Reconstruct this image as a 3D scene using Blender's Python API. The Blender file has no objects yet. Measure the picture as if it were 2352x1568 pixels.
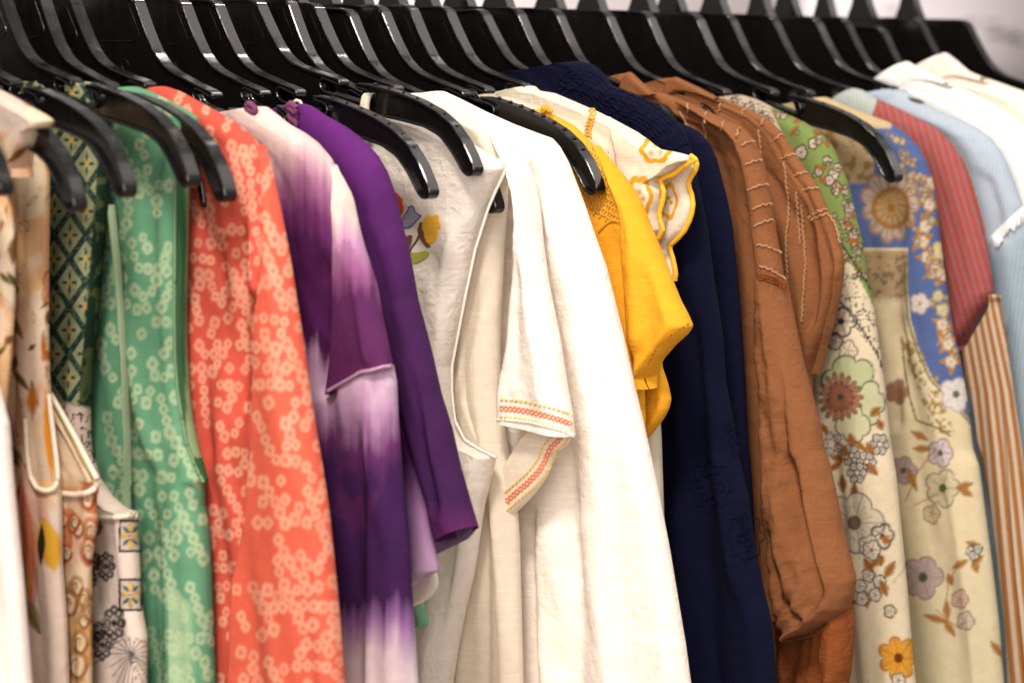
import bpy, bmesh, math, random
import numpy as np
from mathutils import Vector
random.seed(7); rng = np.random.RandomState(7)
S = bpy.context.scene; C = S.collection
# ------------------------------------------------------------------ camera
CAMZ = 1.42                                   # camera height above the floor
AZ, PT = math.radians(47), math.radians(4.2)  # turned towards the far end of the rail, tipped a little down
FW = 113/36*2352
cd = np.array([math.sin(AZ)*math.cos(PT), math.cos(AZ)*math.cos(PT), -math.sin(PT)])
cr = np.array([math.cos(AZ), -math.sin(AZ), 0.0]); cu = np.cross(cr, cd)
cam = bpy.data.cameras.new('camera'); co = bpy.data.objects.new('camera', cam); C.objects.link(co)
co.location = (0, 0, CAMZ); co.rotation_euler = (math.pi/2-PT, 0, -AZ)
cam.lens = 113; cam.sensor_width = 36; cam.clip_start = .05; cam.clip_end = 60
cam.dof.use_dof = True; cam.dof.focus_distance = 1.985; cam.dof.aperture_fstop = 7.3
S.camera = co
S.render.resolution_x, S.render.resolution_y = 1024, 682
# ------------------------------------------------------------------ light
W = bpy.data.worlds.new('World'); S.world = W; W.use_nodes = True
bg = W.node_tree.nodes['Background']; bg.inputs[0].default_value = (1.0, .93, .88, 1); bg.inputs[1].default_value = .45
def area(name, loc, tgt, size, power, col, sy=None):
    l = bpy.data.lights.new(name, 'AREA'); l.energy = power; l.color = col; l.size = size
    if sy: l.shape = 'RECTANGLE'; l.size_y = sy
    o = bpy.data.objects.new(name, l); C.objects.link(o); o.location = loc
    o.rotation_euler = (Vector(tgt)-Vector(loc)).to_track_quat('-Z', 'Y').to_euler(); return o
area('ceiling_spot', (-.1, .35, 3.0), (1.5, 1.4, 1.3), .40, 58, (1, .90, .80))
area('ceiling_spot_over_rail', (2.75, 1.50, 3.2), (1.7, 1.45, 1.3), .16, 8, (1, .90, .82))
area('rim_fill_right', (3.0, .2, 2.7), (1.6, 1.4, 1.3), 1.7, 19, (1, .92, .86))  # added soft light: lifts the hanger rims and the right-hand cloth edges
area('ceiling_spot_left', (1.2, 1.25, 3.2), (1.2, 1.4, 1.3), .26, 9, (1, .88, .78))
area('soft_fill_left', (-.9, -.1, 1.9), (1.6, 1.4, 1.1), 1.6, 50, (1, .91, .82))  # added broad fill for the cloth faces turned to the left
area('wall_light', (2.9, 3.0, 2.9), (4.0, 4.2, 1.4), .9, 200, (1, .93, .92))
S.view_settings.view_transform = 'Standard'; S.view_settings.look = 'None'
S.view_settings.exposure = .16; S.view_settings.gamma = 1; S.view_settings.use_curve_mapping = False
S.render.engine = 'CYCLES'
# ------------------------------------------------------------------ helpers
YF = 1.47; YC = YF+.078                       # rail runs along X at Y = YC
def lin(r, g, b):
    f = lambda c: c/12.92 if c <= .04045 else ((c+.055)/1.055)**2.4
    return (.70*f(r/255), .67*f(g/255), .65*f(b/255))
def lc(h): return np.array(lin(*h))
def rays(P):
    P = np.atleast_2d(np.array(P, float))
    return cd+np.outer((P[:, 0]-1176)/FW, cr)+np.outer((784-P[:, 1])/FW, cu)
YAW = 0.0                                     # how far the garment in hand is turned on its hook
def onX(P, X):                                # outline -> (Y, Z) in the garment's own upright plane
    v = rays(P); k = math.tan(YAW); t = (X+k*YC)/(v[:, 0]+k*v[:, 1]); q = v*t[:, None]; return q[:, 1:3]
def view(P):
    z = P@cd; return 1176+FW*(P@cr)/z, 784-FW*(P@cu)/z
def resample(P, n=None, step=None):
    P = np.array(P, float); s = np.r_[0, np.cumsum(np.hypot(*np.diff(P, axis=0).T))]
    if n is None: n = max(2, int(s[-1]/step)+1)
    t = np.linspace(0, s[-1], n)
    Q = np.c_[np.interp(t, s, P[:, 0]), np.interp(t, s, P[:, 1])]
    return Q
def smooth(P, k):
    for _ in range(k):
        Q = P.copy(); Q[1:-1] = .25*P[:-2]+.5*P[1:-1]+.25*P[2:]; P = Q
    return P
def sm(x): x = np.clip(x, 0, 1); return x*x*(3-2*x)
class Noise:
    def __init__(s, seed): s.g = np.random.RandomState(seed).rand(64, 64)
    def __call__(s, x, y):
        xi = np.floor(x).astype(int); yi = np.floor(y).astype(int); fx = sm(x-xi); fy = sm(y-yi)
        g = s.g; a = g[xi % 64, yi % 64]; b = g[(xi+1) % 64, yi % 64]; c = g[xi % 64, (yi+1) % 64]; d = g[(xi+1) % 64, (yi+1) % 64]
        return (a*(1-fx)+b*fx)*(1-fy)+(c*(1-fx)+d*fx)*fy
    def fbm(s, x, y, o=3):
        r = 0; a = .5
        for i in range(o): r = r+a*s(x*2**i+17*i, y*2**i+31*i); a *= .5
        return r/(1-.5**o)
def link(name, me, mat, parent=None):
    o = bpy.data.objects.new(name, me); C.objects.link(o)
    if mat: me.materials.append(mat)
    if parent is not None: o.parent = parent; o.matrix_parent_inverse = parent.matrix_world.inverted() if False else parent.matrix_basis.inverted()
    return o
def empty(name, loc, label, cat, group=None):
    o = bpy.data.objects.new(name, None); C.objects.link(o); o.location = loc; o.empty_display_size = .02
    o['label'] = label; o['category'] = cat
    if group: o['group'] = group
    return o
def mesh(V, Fs, name, smoothf=True):
    me = bpy.data.meshes.new(name); V = np.asarray(V, float).copy(); V[:, 2] += CAMZ
    F = np.asarray(Fs, dtype=np.int32)
    me.vertices.add(len(V)); me.vertices.foreach_set('co', V.ravel())
    k = F.shape[1]; me.loops.add(F.size); me.loops.foreach_set('vertex_index', F.ravel())
    me.polygons.add(len(F)); me.polygons.foreach_set('loop_start', np.arange(0, F.size, k, dtype=np.int32))
    me.polygons.foreach_set('loop_total', np.full(len(F), k, dtype=np.int32))
    me.update(calc_edges=True); me.validate()
    if smoothf: me.polygons.foreach_set('use_smooth', [True]*len(me.polygons))
    return me
def tube_arrays(P, r, k=6, closed=False):
    P = np.asarray(P, float); n = len(P)
    T = np.gradient(P, axis=0); T /= np.linalg.norm(T, axis=1)[:, None]+1e-12
    up = np.array([1.0, .02, .03]); A = np.cross(T, up); A /= np.linalg.norm(A, axis=1)[:, None]+1e-9; B = np.cross(T, A)
    r = np.broadcast_to(np.asarray(r, float), (n,))
    th = np.arange(k)*2*math.pi/k
    V = P[:, None]+r[:, None, None]*(np.cos(th)[None, :, None]*A[:, None]+np.sin(th)[None, :, None]*B[:, None])
    i = np.arange(n-1)[:, None]*k; j = np.arange(k)[None]; j2 = (j+1) % k
    F = np.stack([i+j, i+j2, i+k+j2, i+k+j], -1).reshape(-1, 4)
    return V.reshape(-1, 3), F
def tubes(name, lines, r, mat, parent, k=6):
    Vs = []; Fs = []; o = 0
    for ln in lines:
        rr = r
        if isinstance(ln, tuple): ln, rr = ln
        V, F = tube_arrays(ln, rr, k); Vs.append(V); Fs.append(F+o); o += len(V)
    return link(name, mesh(np.concatenate(Vs), np.concatenate(Fs), name), mat, parent)
# ------------------------------------------------------------------ materials
def nodes(name):
    m = bpy.data.materials.new(name); m.use_nodes = True; nt = m.node_tree
    return m, nt, nt.nodes['Principled BSDF']
def cloth(name, col=None, rough=.85, sheen=.25, weave=900, wb=.25, wr=.25, wrs=28, trans=0.0, slub=0.0, var=.06, spec=.09):
    m, nt, b = nodes(name); N = nt.nodes; L = nt.links
    tc = N.new('ShaderNodeTexCoord')
    if col is None:
        a = N.new('ShaderNodeAttribute'); a.attribute_name = 'Col'; csock = a.outputs['Color']
    else:
        rgb = N.new('ShaderNodeRGB'); rgb.outputs[0].default_value = (*col, 1); csock = rgb.outputs[0]
    nz = N.new('ShaderNodeTexNoise'); nz.inputs['Scale'].default_value = 160; nz.inputs['Detail'].default_value = 5
    L.new(tc.outputs['Object'], nz.inputs['Vector'])
    mr = N.new('ShaderNodeMapRange'); mr.inputs[3].default_value = 1-var*1.6; mr.inputs[4].default_value = 1+var*1.6
    L.new(nz.outputs['Fac'], mr.inputs[0])
    mx = N.new('ShaderNodeVectorMath'); mx.operation = 'SCALE'; L.new(csock, mx.inputs[0]); L.new(mr.outputs[0], mx.inputs['Scale'])
    cs = mx.outputs[0]
    # thread grid: Y and Z waves
    heights = []
    for d in ((0, 1, 0), (0, 0, 1)):
        mp = N.new('ShaderNodeMapping'); mp.inputs['Scale'].default_value = (0, weave*d[1]+6*d[2], weave*d[2]+6*d[1])
        L.new(tc.outputs['Object'], mp.inputs[0])
        w = N.new('ShaderNodeTexNoise'); w.inputs['Scale'].default_value = 1; w.inputs['Detail'].default_value = 2
        L.new(mp.outputs[0], w.inputs['Vector']); heights.append(w.outputs['Fac'])
    ad = N.new('ShaderNodeMath'); ad.operation = 'ADD'; L.new(heights[0], ad.inputs[0]); L.new(heights[1], ad.inputs[1])
    b1 = N.new('ShaderNodeBump'); b1.inputs['Strength'].default_value = wb; b1.inputs['Distance'].default_value = .0006
    L.new(ad.outputs[0], b1.inputs['Height'])
    wn = N.new('ShaderNodeTexNoise'); wn.inputs['Scale'].default_value = wrs; wn.inputs['Detail'].default_value = 4; wn.inputs['Distortion'].default_value = .6
    L.new(tc.outputs['Object'], wn.inputs['Vector'])
    b2 = N.new('ShaderNodeBump'); b2.inputs['Strength'].default_value = min(1, wr*1.5); b2.inputs['Distance'].default_value = .004
    L.new(wn.outputs['Fac'], b2.inputs['Height']); L.new(b1.outputs[0], b2.inputs['Normal'])
    cn = N.new('ShaderNodeTexNoise'); cn.inputs['Scale'].default_value = wrs*1.5; cn.inputs['Detail'].default_value = 3; cn.inputs['Distortion'].default_value = 1.6
    L.new(tc.outputs['Object'], cn.inputs['Vector'])
    sb = N.new('ShaderNodeMath'); sb.operation = 'SUBTRACT'; sb.inputs[1].default_value = .5; L.new(cn.outputs['Fac'], sb.inputs[0])
    ab = N.new('ShaderNodeMath'); ab.operation = 'ABSOLUTE'; L.new(sb.outputs[0], ab.inputs[0])
    mn = N.new('ShaderNodeMath'); mn.operation = 'MINIMUM'; mn.inputs[1].default_value = .12; L.new(ab.outputs[0], mn.inputs[0])
    b3 = N.new('ShaderNodeBump'); b3.invert = True; b3.inputs['Strength'].default_value = min(1, wr*1.2); b3.inputs['Distance'].default_value = .0035
    L.new(mn.outputs[0], b3.inputs['Height']); L.new(b2.outputs[0], b3.inputs['Normal'])
    L.new(b3.outputs[0], b.inputs['Normal'])
    if slub:
        mp = N.new('ShaderNodeMapping'); mp.inputs['Scale'].default_value = (8, 22, 620); L.new(tc.outputs['Object'], mp.inputs[0])
        w = N.new('ShaderNodeTexNoise'); w.inputs['Scale'].default_value = 1; w.inputs['Detail'].default_value = 3; L.new(mp.outputs[0], w.inputs['Vector'])
        r2 = N.new('ShaderNodeMapRange'); r2.inputs[1].default_value = .56; r2.inputs[2].default_value = .72; r2.inputs[3].default_value = 1; r2.inputs[4].default_value = 1+slub
        L.new(w.outputs['Fac'], r2.inputs[0]); m2 = N.new('ShaderNodeVectorMath'); m2.operation = 'SCALE'
        L.new(cs, m2.inputs[0]); L.new(r2.outputs[0], m2.inputs['Scale']); cs = m2.outputs[0]
    L.new(cs, b.inputs['Base Color'])
    b.inputs['Roughness'].default_value = rough; b.inputs['Sheen Weight'].default_value = 0.0
    b.inputs['Specular IOR Level'].default_value = spec
    if trans:
        t = N.new('ShaderNodeBsdfTranslucent'); L.new(cs, t.inputs[0]); ms = N.new('ShaderNodeMixShader'); ms.inputs[0].default_value = trans
        L.new(b.outputs[0], ms.inputs[1]); L.new(t.outputs[0], ms.inputs[2]); L.new(ms.outputs[0], N['Material Output'].inputs[0])
    return m
def thread(name, col, rough=.6):
    m, nt, b = nodes(name); N = nt.nodes; L = nt.links
    tc = N.new('ShaderNodeTexCoord'); nz = N.new('ShaderNodeTexNoise'); nz.inputs['Scale'].default_value = 900
    L.new(tc.outputs['Object'], nz.inputs['Vector']); cr_ = N.new('ShaderNodeValToRGB')
    cr_.color_ramp.elements[0].color = (*[c*.7 for c in col], 1); cr_.color_ramp.elements[1].color = (*[min(1, c*1.15) for c in col], 1)
    L.new(nz.outputs['Fac'], cr_.inputs[0]); L.new(cr_.outputs[0], b.inputs['Base Color'])
    bp = N.new('ShaderNodeBump'); bp.inputs['Strength'].default_value = .5; bp.inputs['Distance'].default_value = .0003; L.new(nz.outputs['Fac'], bp.inputs['Height']); L.new(bp.outputs[0], b.inputs['Normal'])
    b.inputs['Roughness'].default_value = rough; return m
def plastic():
    m, nt, b = nodes('black_hanger_plastic'); N = nt.nodes; L = nt.links
    tc = N.new('ShaderNodeTexCoord')
    n1 = N.new('ShaderNodeTexNoise'); n1.inputs['Scale'].default_value = 260; n1.inputs['Detail'].default_value = 6
    mp = N.new('ShaderNodeMapping'); mp.inputs['Scale'].default_value = (1, 1, .18); L.new(tc.outputs['Object'], mp.inputs[0]); L.new(mp.outputs[0], n1.inputs['Vector'])
    mr = N.new('ShaderNodeMapRange'); mr.inputs[1].default_value = .35; mr.inputs[2].default_value = .7; mr.inputs[3].default_value = .14; mr.inputs[4].default_value = .26
    L.new(n1.outputs['Fac'], mr.inputs[0]); L.new(mr.outputs[0], b.inputs['Roughness'])
    n2 = N.new('ShaderNodeTexNoise'); n2.inputs['Scale'].default_value = 420; n2.inputs['Detail'].default_value = 3; L.new(tc.outputs['Object'], n2.inputs['Vector'])
    bp = N.new('ShaderNodeBump'); bp.inputs['Strength'].default_value = .10; bp.inputs['Distance'].default_value = .0006; L.new(n2.outputs['Fac'], bp.inputs['Height'])
    L.new(bp.outputs[0], b.inputs['Normal'])
    b.inputs['Base Color'].default_value = (.004, .0035, .0035, 1); b.inputs['IOR'].default_value = 1.5; b.inputs['Specular IOR Level'].default_value = .48
    return m
PL = plastic()
CHR, _nt, _b = nodes('chrome_wire'); _b.inputs['Metallic'].default_value = 1; _b.inputs['Roughness'].default_value = .18; _b.inputs['Base Color'].default_value = (.7, .69, .67, 1)
# ------------------------------------------------------------------ hangers
HG = {'c': (1.0507, -.1269, .0483, -.0045), 'b': (1.1038, -.1350, -.0116, .0004), 0: (1.1352, -.1310, .0144, .0012), 1: (1.1767, -.1272, .0460, -.0019),
      2: (1.2035, -.1181, -.0044, .0019), 3: (1.2283, -.1115, .0549, -.0045), 4: (1.2700, -.0296, -.0372, .0020), 5: (1.3085, -.0348, -.0096, -.0005),
      6: (1.3352, -.0199, .0028, -.0014), 7: (1.3724, -.0368, .0593, -.0025), 26: (1.3940, -.0066, -.0666, .0051), 8: (1.4233, -.0601, .0341, -.0030),
      9: (1.4483, 0, -.0139, -.0038), 10: (1.4779, -.0071, .0006, -.0015), 11: (1.5097, -.0853, .0145, -.0013), 12: (1.5438, -.0745, .0422, -.0028),
      13: (1.5788, -.0580, .0927, -.0064), 14: (1.6070, 0, -.0005, -.0001), 15: (1.6463, 0, 0, 0), 16: (1.7000, -.03, 0, 0), 17: (1.7447, -.0446, -.0041, .0004),
      18: (1.8014, -.0720, .0042, -.0004), 19: (1.8334, .0072, -.0161, .0015), 20: (1.8845, 0, .003, .0004), 21: (1.9409, -.0555, .0366, -.0016),
      22: (1.9727, 0, .0041, .0005), 23: (2.0201, 0, -.0063, -.0058), 24: (2.0693, 0, .0086, .0011), 25: (2.1332, 0, .0099, .0013)}
half = [(-78, 36.5), (-26, 34.5), (-20, 31.5), (-15, 22.5), (-7, 9.5), (0, 0), (8, -6.6), (16, -10.4), (35, -16.3), (53, -21.3), (55, -22.6), (54.6, -25.6), (52.5, -25.8), (40, -21.4), (37, -20.6),
        (36, -22.4), (37, -26), (41, -28.2), (55, -31.5), (70, -35.8), (77, -37.8), (79.5, -36.5), (80.5, -33), (78.5, -31), (68.5, -28.6), (67, -26.6), (68.4, -24.6), (82, -26.6), (104, -32.2), (122, -38.2),
        (138, -45.5), (150, -53.8), (160, -65), (166, -75), (168.8, -81.5), (167, -84.8), (162.5, -86), (158, -83.6), (153.5, -77), (147, -68.4), (139, -60.8), (127, -55), (108, -50.4), (80, -44.6), (40, -40), (-78, -35)]
def hanger_outline():
    h = [((u+78)/1000, z/1000) for u, z in half]
    full = [(r, z) for r, z in h]+[(-r, z) for r, z in reversed(h[1:-1])]
    P = np.array(full); P = np.vstack([P, P[:1]])
    Q = resample(P, step=.0018)[:-1]
    for _ in range(2): Q = .25*np.roll(Q, 1, 0)+.5*Q+.25*np.roll(Q, -1, 0)
    return Q
def ccw(Q):
    a = np.sum(Q[:, 0]*np.roll(Q[:, 1], -1)-np.roll(Q[:, 0], -1)*Q[:, 1]); return Q if a > 0 else Q[::-1]
def hanger_mesh(short=False):
    Q = ccw(hanger_outline()); n = len(Q)
    if short:                                 # the narrower hanger size most of the clothes hang on
        a = np.abs(Q[:, 0]); k = np.clip((a-.15)/.097, 0, 1); Q = Q.copy(); Q[:, 0] = np.sign(Q[:, 0])*(a-.060*k); Q[:, 1] -= .004*k+.006*np.clip((a-.142)/.006, 0, 1)
    T = np.roll(Q, -1, 0)-np.roll(Q, 1, 0); T /= np.linalg.norm(T, axis=1)[:, None]; IN = np.c_[-T[:, 1], T[:, 0]]
    HW = .0043
    prof = [(.0017, .0), (.0017, HW-.0004), (.0012, HW), (.0005, HW), (0, HW-.0005), (0, -HW+.0005), (.0005, -HW), (.0012, -HW), (.0017, -HW+.0004)]
    V = []; F = []; k = len(prof)
    for ins, x in prof:
        q = Q+IN*ins; V.append(np.c_[np.full(n, x), -q[:, 0], q[:, 1]])
    V = np.concatenate(V)
    for a in range(k):
        b = (a+1) % k; i = np.arange(n); j = (i+1) % n
        F.append(np.c_[a*n+i, a*n+j, b*n+j, b*n+i])
    me_v = V.tolist(); me_f = np.concatenate(F).tolist()
    bm = bmesh.new(); vs = [bm.verts.new(v) for v in me_v]
    for f in me_f: bm.faces.new([vs[i] for i in f])
    # thin web, recessed behind the rim
    ql = Q+IN*.0009
    for x in (-.0016, .0016):
        w = [bm.verts.new((x, -a, b)) for a, b in ql]
        f = bm.faces.new(w); bmesh.ops.triangulate(bm, faces=[f])
    # moulded pocket line and round ejector mark on the face of the plate
    def tube(pts, r):
        Vt, Ft = tube_arrays(np.array(pts), r, 6); o = [bm.verts.new(v) for v in Vt]
        for f in Ft: bm.faces.new([o[i] for i in f])
    for sx in (-.0016, .0016):
        pl = [(-.052, .030), (-.060, .018), (-.066, .009), (-.060, .0065), (-.05, .006), (0, .005), (.05, .006), (.060, .0065), (.066, .009), (.060, .018), (.052, .030)]
        pq = smooth(resample(np.array([(p[0]*.93, p[1]) for p in pl]), step=.002), 3)
        tube([(sx, a, b) for a, b in pq], .0005)
        tube([(sx, -.047+.003*math.cos(t), -.008+.003*math.sin(t)) for t in np.linspace(0, 6.283, 17)], .0004)
        tube([(sx, -.20+.0001, -.062), (sx, -.155, -.044), (sx, -.10, -.0335)], .0001)
    # pin moulded in the strap notch
    # tapered neck that carries the hook
    prof2 = [(.0130, .0355), (.0085, .045), (.0050, .056), (.0036, .068), (.0036, .074)]
    ring = []
    for r_, z_ in prof2:
        ring.append([bm.verts.new((sx*min(.0042, r_), sy*r_, z_)) for sx, sy in ((-1, -1), (1, -1), (1, 1), (-1, 1))])
    for a, b in zip(ring, ring[1:]):
        for i in range(4): bm.faces.new([a[i], a[(i+1) % 4], b[(i+1) % 4], b[i]])
    bm.faces.new(ring[-1])
    bmesh.ops.recalc_face_normals(bm, faces=bm.faces)
    me = bpy.data.meshes.new('hanger_body'); bm.to_mesh(me); bm.free()
    for p in me.polygons: p.use_smooth = True
    me.set_sharp_from_angle(angle=math.radians(38))
    me.materials.append(PL); return me
HM = hanger_mesh(); HMS = hanger_mesh(True)
BARE = ('c', 'b', 0, 1, 2, 6, 7, 26, 10, 18)
def hook_mesh():
    pts = [(0, 0, .072), (0, 0, .095)]
    for t in np.linspace(-90, 150, 24):
        a = math.radians(t); pts.append((0, .024*math.cos(a), .119+.024*math.sin(a)))
    V, F = tube_arrays(np.array(pts), .0019, 10); me = bpy.data.meshes.new('hook'); me.from_pydata(V.tolist(), [], F.tolist())
    for p in me.polygons: p.use_smooth = True
    me.materials.append(CHR); return me
KM = hook_mesh()
def stud_mesh():
    bm = bmesh.new(); bmesh.ops.create_icosphere(bm, subdivisions=2, radius=.0013)
    for v in bm.verts: v.co.x *= 1.5; v.co.z *= .85
    me = bpy.data.meshes.new('grip_stud'); bm.to_mesh(me); bm.free(); me.materials.append(PL)
    for p in me.polygons: p.use_smooth = True
    return me
SM = stud_mesh()
HL = {'c': 'black plastic hanger at the extreme left edge, holding the plain white satin dress', 'b': 'black plastic hanger poking out of the cream floral strap at far left',
      0: 'black plastic hanger with its bare curved arm crossing the dark green diamond print', 1: 'black plastic hanger with its wide bare arm in front of the mint dress',
      2: 'black plastic hanger carrying the mint green dress, tip hanging over the coral tunic', 3: 'black plastic hanger carrying the coral ring print tunic',
      4: 'black plastic hanger carrying the lilac and purple tie dye tunic', 5: 'black plastic hanger carrying the plain dark purple top',
      6: 'black hanger with the lower of two bare arms over the white tulip blouse', 7: 'black hanger with white strap, upper of two bare arms over the tulip blouse',
      26: 'black plastic hanger of the white tulip blouse, tip showing through its armhole', 8: 'black plastic hanger carrying the white blouse with orange stitched cuff',
      9: 'black plastic hanger carrying the long plain white linen shirt', 10: 'black hanger with clear studs on its bare arm before the yellow blouse',
      11: 'black plastic hanger inside the plain mustard yellow blouse', 12: 'black plastic hanger carrying the cream blouse with yellow scalloped sleeve',
      13: 'black plastic hanger carrying the smocked navy dress', 14: 'black plastic hanger of the plain navy dress behind the smocked one', 15: 'black plastic hanger of the rust blouse with the balloon sleeve',
      16: 'black plastic hanger of the rust blouse with the short cuffed sleeve', 17: 'black plastic hanger of the green and cream floral dress', 18: 'black plastic hanger with a bare arm crossing the blue floral dress',
      19: 'black plastic hanger carrying the blue and cream floral dress', 20: 'black plastic hanger carrying the red striped blouse', 21: 'black plastic hanger carrying the pale blue fringed blouse',
      22: 'black plastic hanger carrying the white collared blouse', 23: 'black plastic hanger of the cream collared shirt, hung a little low',
      24: 'black plastic hanger rising directly behind the cream shirt collar', 25: 'black plastic hanger ending the row, standing out before the pale wall'}
HO = {}
for k, (hx, yaw, roll, dz) in HG.items():
    r = empty('hanger', (hx, YC, CAMZ+.032+dz), HL[k], 'hanger', 'black hangers on the rail')
    r.rotation_euler = (-roll, 0, yaw) if True else 0
    b = bpy.data.objects.new('body', HM if k in BARE else HMS); C.objects.link(b); b.parent = r
    h = bpy.data.objects.new('hook', KM); C.objects.link(h); h.parent = r
    h.rotation_euler = (0, 0, 0)
    HO[k] = r
ol = [(u, z) for u, z in half if 0][:0]
arm = np.array([(82, -26.6), (104, -32.2), (122, -38.2), (138, -45.5), (150, -53.8), (160, -65)], float)
for k, idx in ((10, 9), (6, 7), (7, 7), (18, 5)):
    q = resample(arm, n=idx+1)[:idx]
    for i, (u, z) in enumerate(q):
        s = bpy.data.objects.new('grip_stud', SM); C.objects.link(s); s.parent = HO[k]
        s.location = (0, -(u+78)/1000, z/1000+.0004)
        if k != 10: s.scale = (.6, .6, .6)
# rail above the frame, wall behind
rail = link('clothes_rail', mesh(*tube_arrays(np.array([(.3, YC, .032+.119+.024-.008-.012), (3.2, YC, .032+.119+.024-.008-.012)]), .0125, 20), 'clothes_rail'), CHR)
rail['label'] = 'round chrome rail that all the black hangers hang from'; rail['category'] = 'rail'
rail.location.z = -.001
# ------------------------------------------------------------------ garments
class Paint:
    def __init__(s, x, y, base, seed=1):
        s.x = x; s.y = y; s.c = np.tile(np.array(base, float), (len(x), 1)); s.n = Noise(seed)
    def mix(s, m, col):
        m = np.clip(m, 0, 1)[:, None]; s.c = s.c*(1-m)+np.array(col)*m
    def ring(s, cx, cy, r, col, w=.30, ang=.5, asp=1.15, alpha=.9, hole=.42):
        k = np.abs(s.x-cx) < 1.7*r
        k &= np.abs(s.y-cy) < 1.7*r
        if not k.any(): return
        i = np.nonzero(k)[0]; dx = (s.x[i]-cx); dy = (s.y[i]-cy)/asp; ca, sa = math.cos(ang), math.sin(ang)
        a = dx*ca+dy*sa; b = -dx*sa+dy*ca; rho = (np.abs(a)**3.2+np.abs(b)**3.2)**(1/3.2)/r
        m = alpha*sm((1.1-rho)/.34)*(1-.75*sm((hole+.10-rho)/.2))
        s.c[i] = s.c[i]*(1-m[:, None])+np.array(col)*m[:, None]
    def flower(s, cx, cy, r, n=6, line=(.03, .03, .04), fill=None, ctr=None, lw=2.2, ph=0, lines=True, asp=1.1, depth=.28):
        i = np.nonzero((np.abs(s.x-cx) < r*1.3) & (np.abs(s.y-cy) < r*1.3*asp))[0]
        if not len(i): return
        dx = s.x[i]-cx; dy = (s.y[i]-cy)/asp; rho = np.hypot(dx, dy); th = np.arctan2(dy, dx)+ph
        R = r*((1-depth)+depth*np.abs(np.cos(n*th/2))**.6*1.0)*(1+.05*np.sin(3*th+cx))
        c = s.c[i]
        if fill is not None:
            m = sm((R-rho)/3)[:, None]; c = c*(1-m)+np.array(fill)*m
        m = np.exp(-((rho-R)/lw)**2)
        if lines:
            m = np.maximum(m, .6*np.exp(-((np.mod(n*th/(2*math.pi)+.5, 1)-.5)*2*math.pi/n*rho/(lw*.8))**2)*(rho < R))
            m = np.maximum(m, .4*(np.sin(n*4*th+cx) > .7)*(rho < R*.7)*(rho > R*.25))
        c = c*(1-m[:, None])+np.array(line)*m[:, None]
        if ctr is not None:
            m = sm((r*.26-rho)/3)[:, None]; c = c*(1-m)+np.array(ctr)*m
        s.c[i] = c
    def leaf(s, cx, cy, l, w, ang, col, line=None):
        i = np.nonzero((np.abs(s.x-cx) < l) & (np.abs(s.y-cy) < l))[0]
        if not len(i): return
        dx = s.x[i]-cx; dy = s.y[i]-cy; a = (dx*math.cos(ang)+dy*math.sin(ang))/(l/2); b = (-dx*math.sin(ang)+dy*math.cos(ang))/(w/2)
        f = 1-np.abs(a)**1.6-np.abs(b)
        m = sm(f*3)[:, None]; c = s.c[i]*(1-m)+np.array(col)*m
        if line is not None:
            m = (np.exp(-(b/.14)**2)*(f > 0)*.6+np.exp(-(f/.14)**2)*.6)[:, None]; c = c*(1-np.clip(m, 0, 1))+np.array(line)*np.clip(m, 0, 1)
        s.c[i] = c
    def stroke(s, pts, w, col, alpha=1):
        P = resample(pts, step=max(1.5, w*.7)); m = np.zeros(len(s.x))
        bx = (s.x > P[:, 0].min()-3*w) & (s.x < P[:, 0].max()+3*w) & (s.y > P[:, 1].min()-3*w) & (s.y < P[:, 1].max()+3*w)
        i = np.nonzero(bx)[0]
        if not len(i): return
        d = np.full(len(i), 1e9)
        for p in P: d = np.minimum(d, (s.x[i]-p[0])**2+(s.y[i]-p[1])**2)
        m = alpha*sm((w/2+1-np.sqrt(d))/2); s.c[i] = s.c[i]*(1-m[:, None])+np.array(col)*m[:, None]
def foldsum(px, py, folds):
    D = np.zeros_like(px)
    for f in folds:
        pts, amp, sg = f[0], f[1], f[2]; mode = f[3] if len(f) > 3 else 'ridge'
        if mode == 'ridge': lim = .55*sg*.00039; amp = max(-lim*1.3, min(lim, amp))*1.0
        P = np.array(pts, float); o = np.argsort(P[:, 1]); P = P[o]
        xl = np.interp(py, P[:, 1], P[:, 0]); span = P[-1, 1]-P[0, 1]
        fade = sm((py-P[0, 1])/(.25*span+1))*sm((P[-1, 1]-py)/(.12*span+1)+ (1 if P[-1, 1] > 1550 else 0))
        dx = px-xl
        if mode == 'ridge': D += amp*fade*np.exp(-(dx/sg)**2)
        elif mode == 'right': D += amp*fade*(1/(1+np.exp(-np.clip(dx/8., -30, 30))))*np.exp(-np.maximum(dx, 0)/sg)
        elif mode == 'left': D += amp*fade*(1/(1+np.exp(np.clip(dx/8., -30, 30))))*np.exp(-np.maximum(-dx, 0)/sg)
    return D
class Surf: pass
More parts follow.
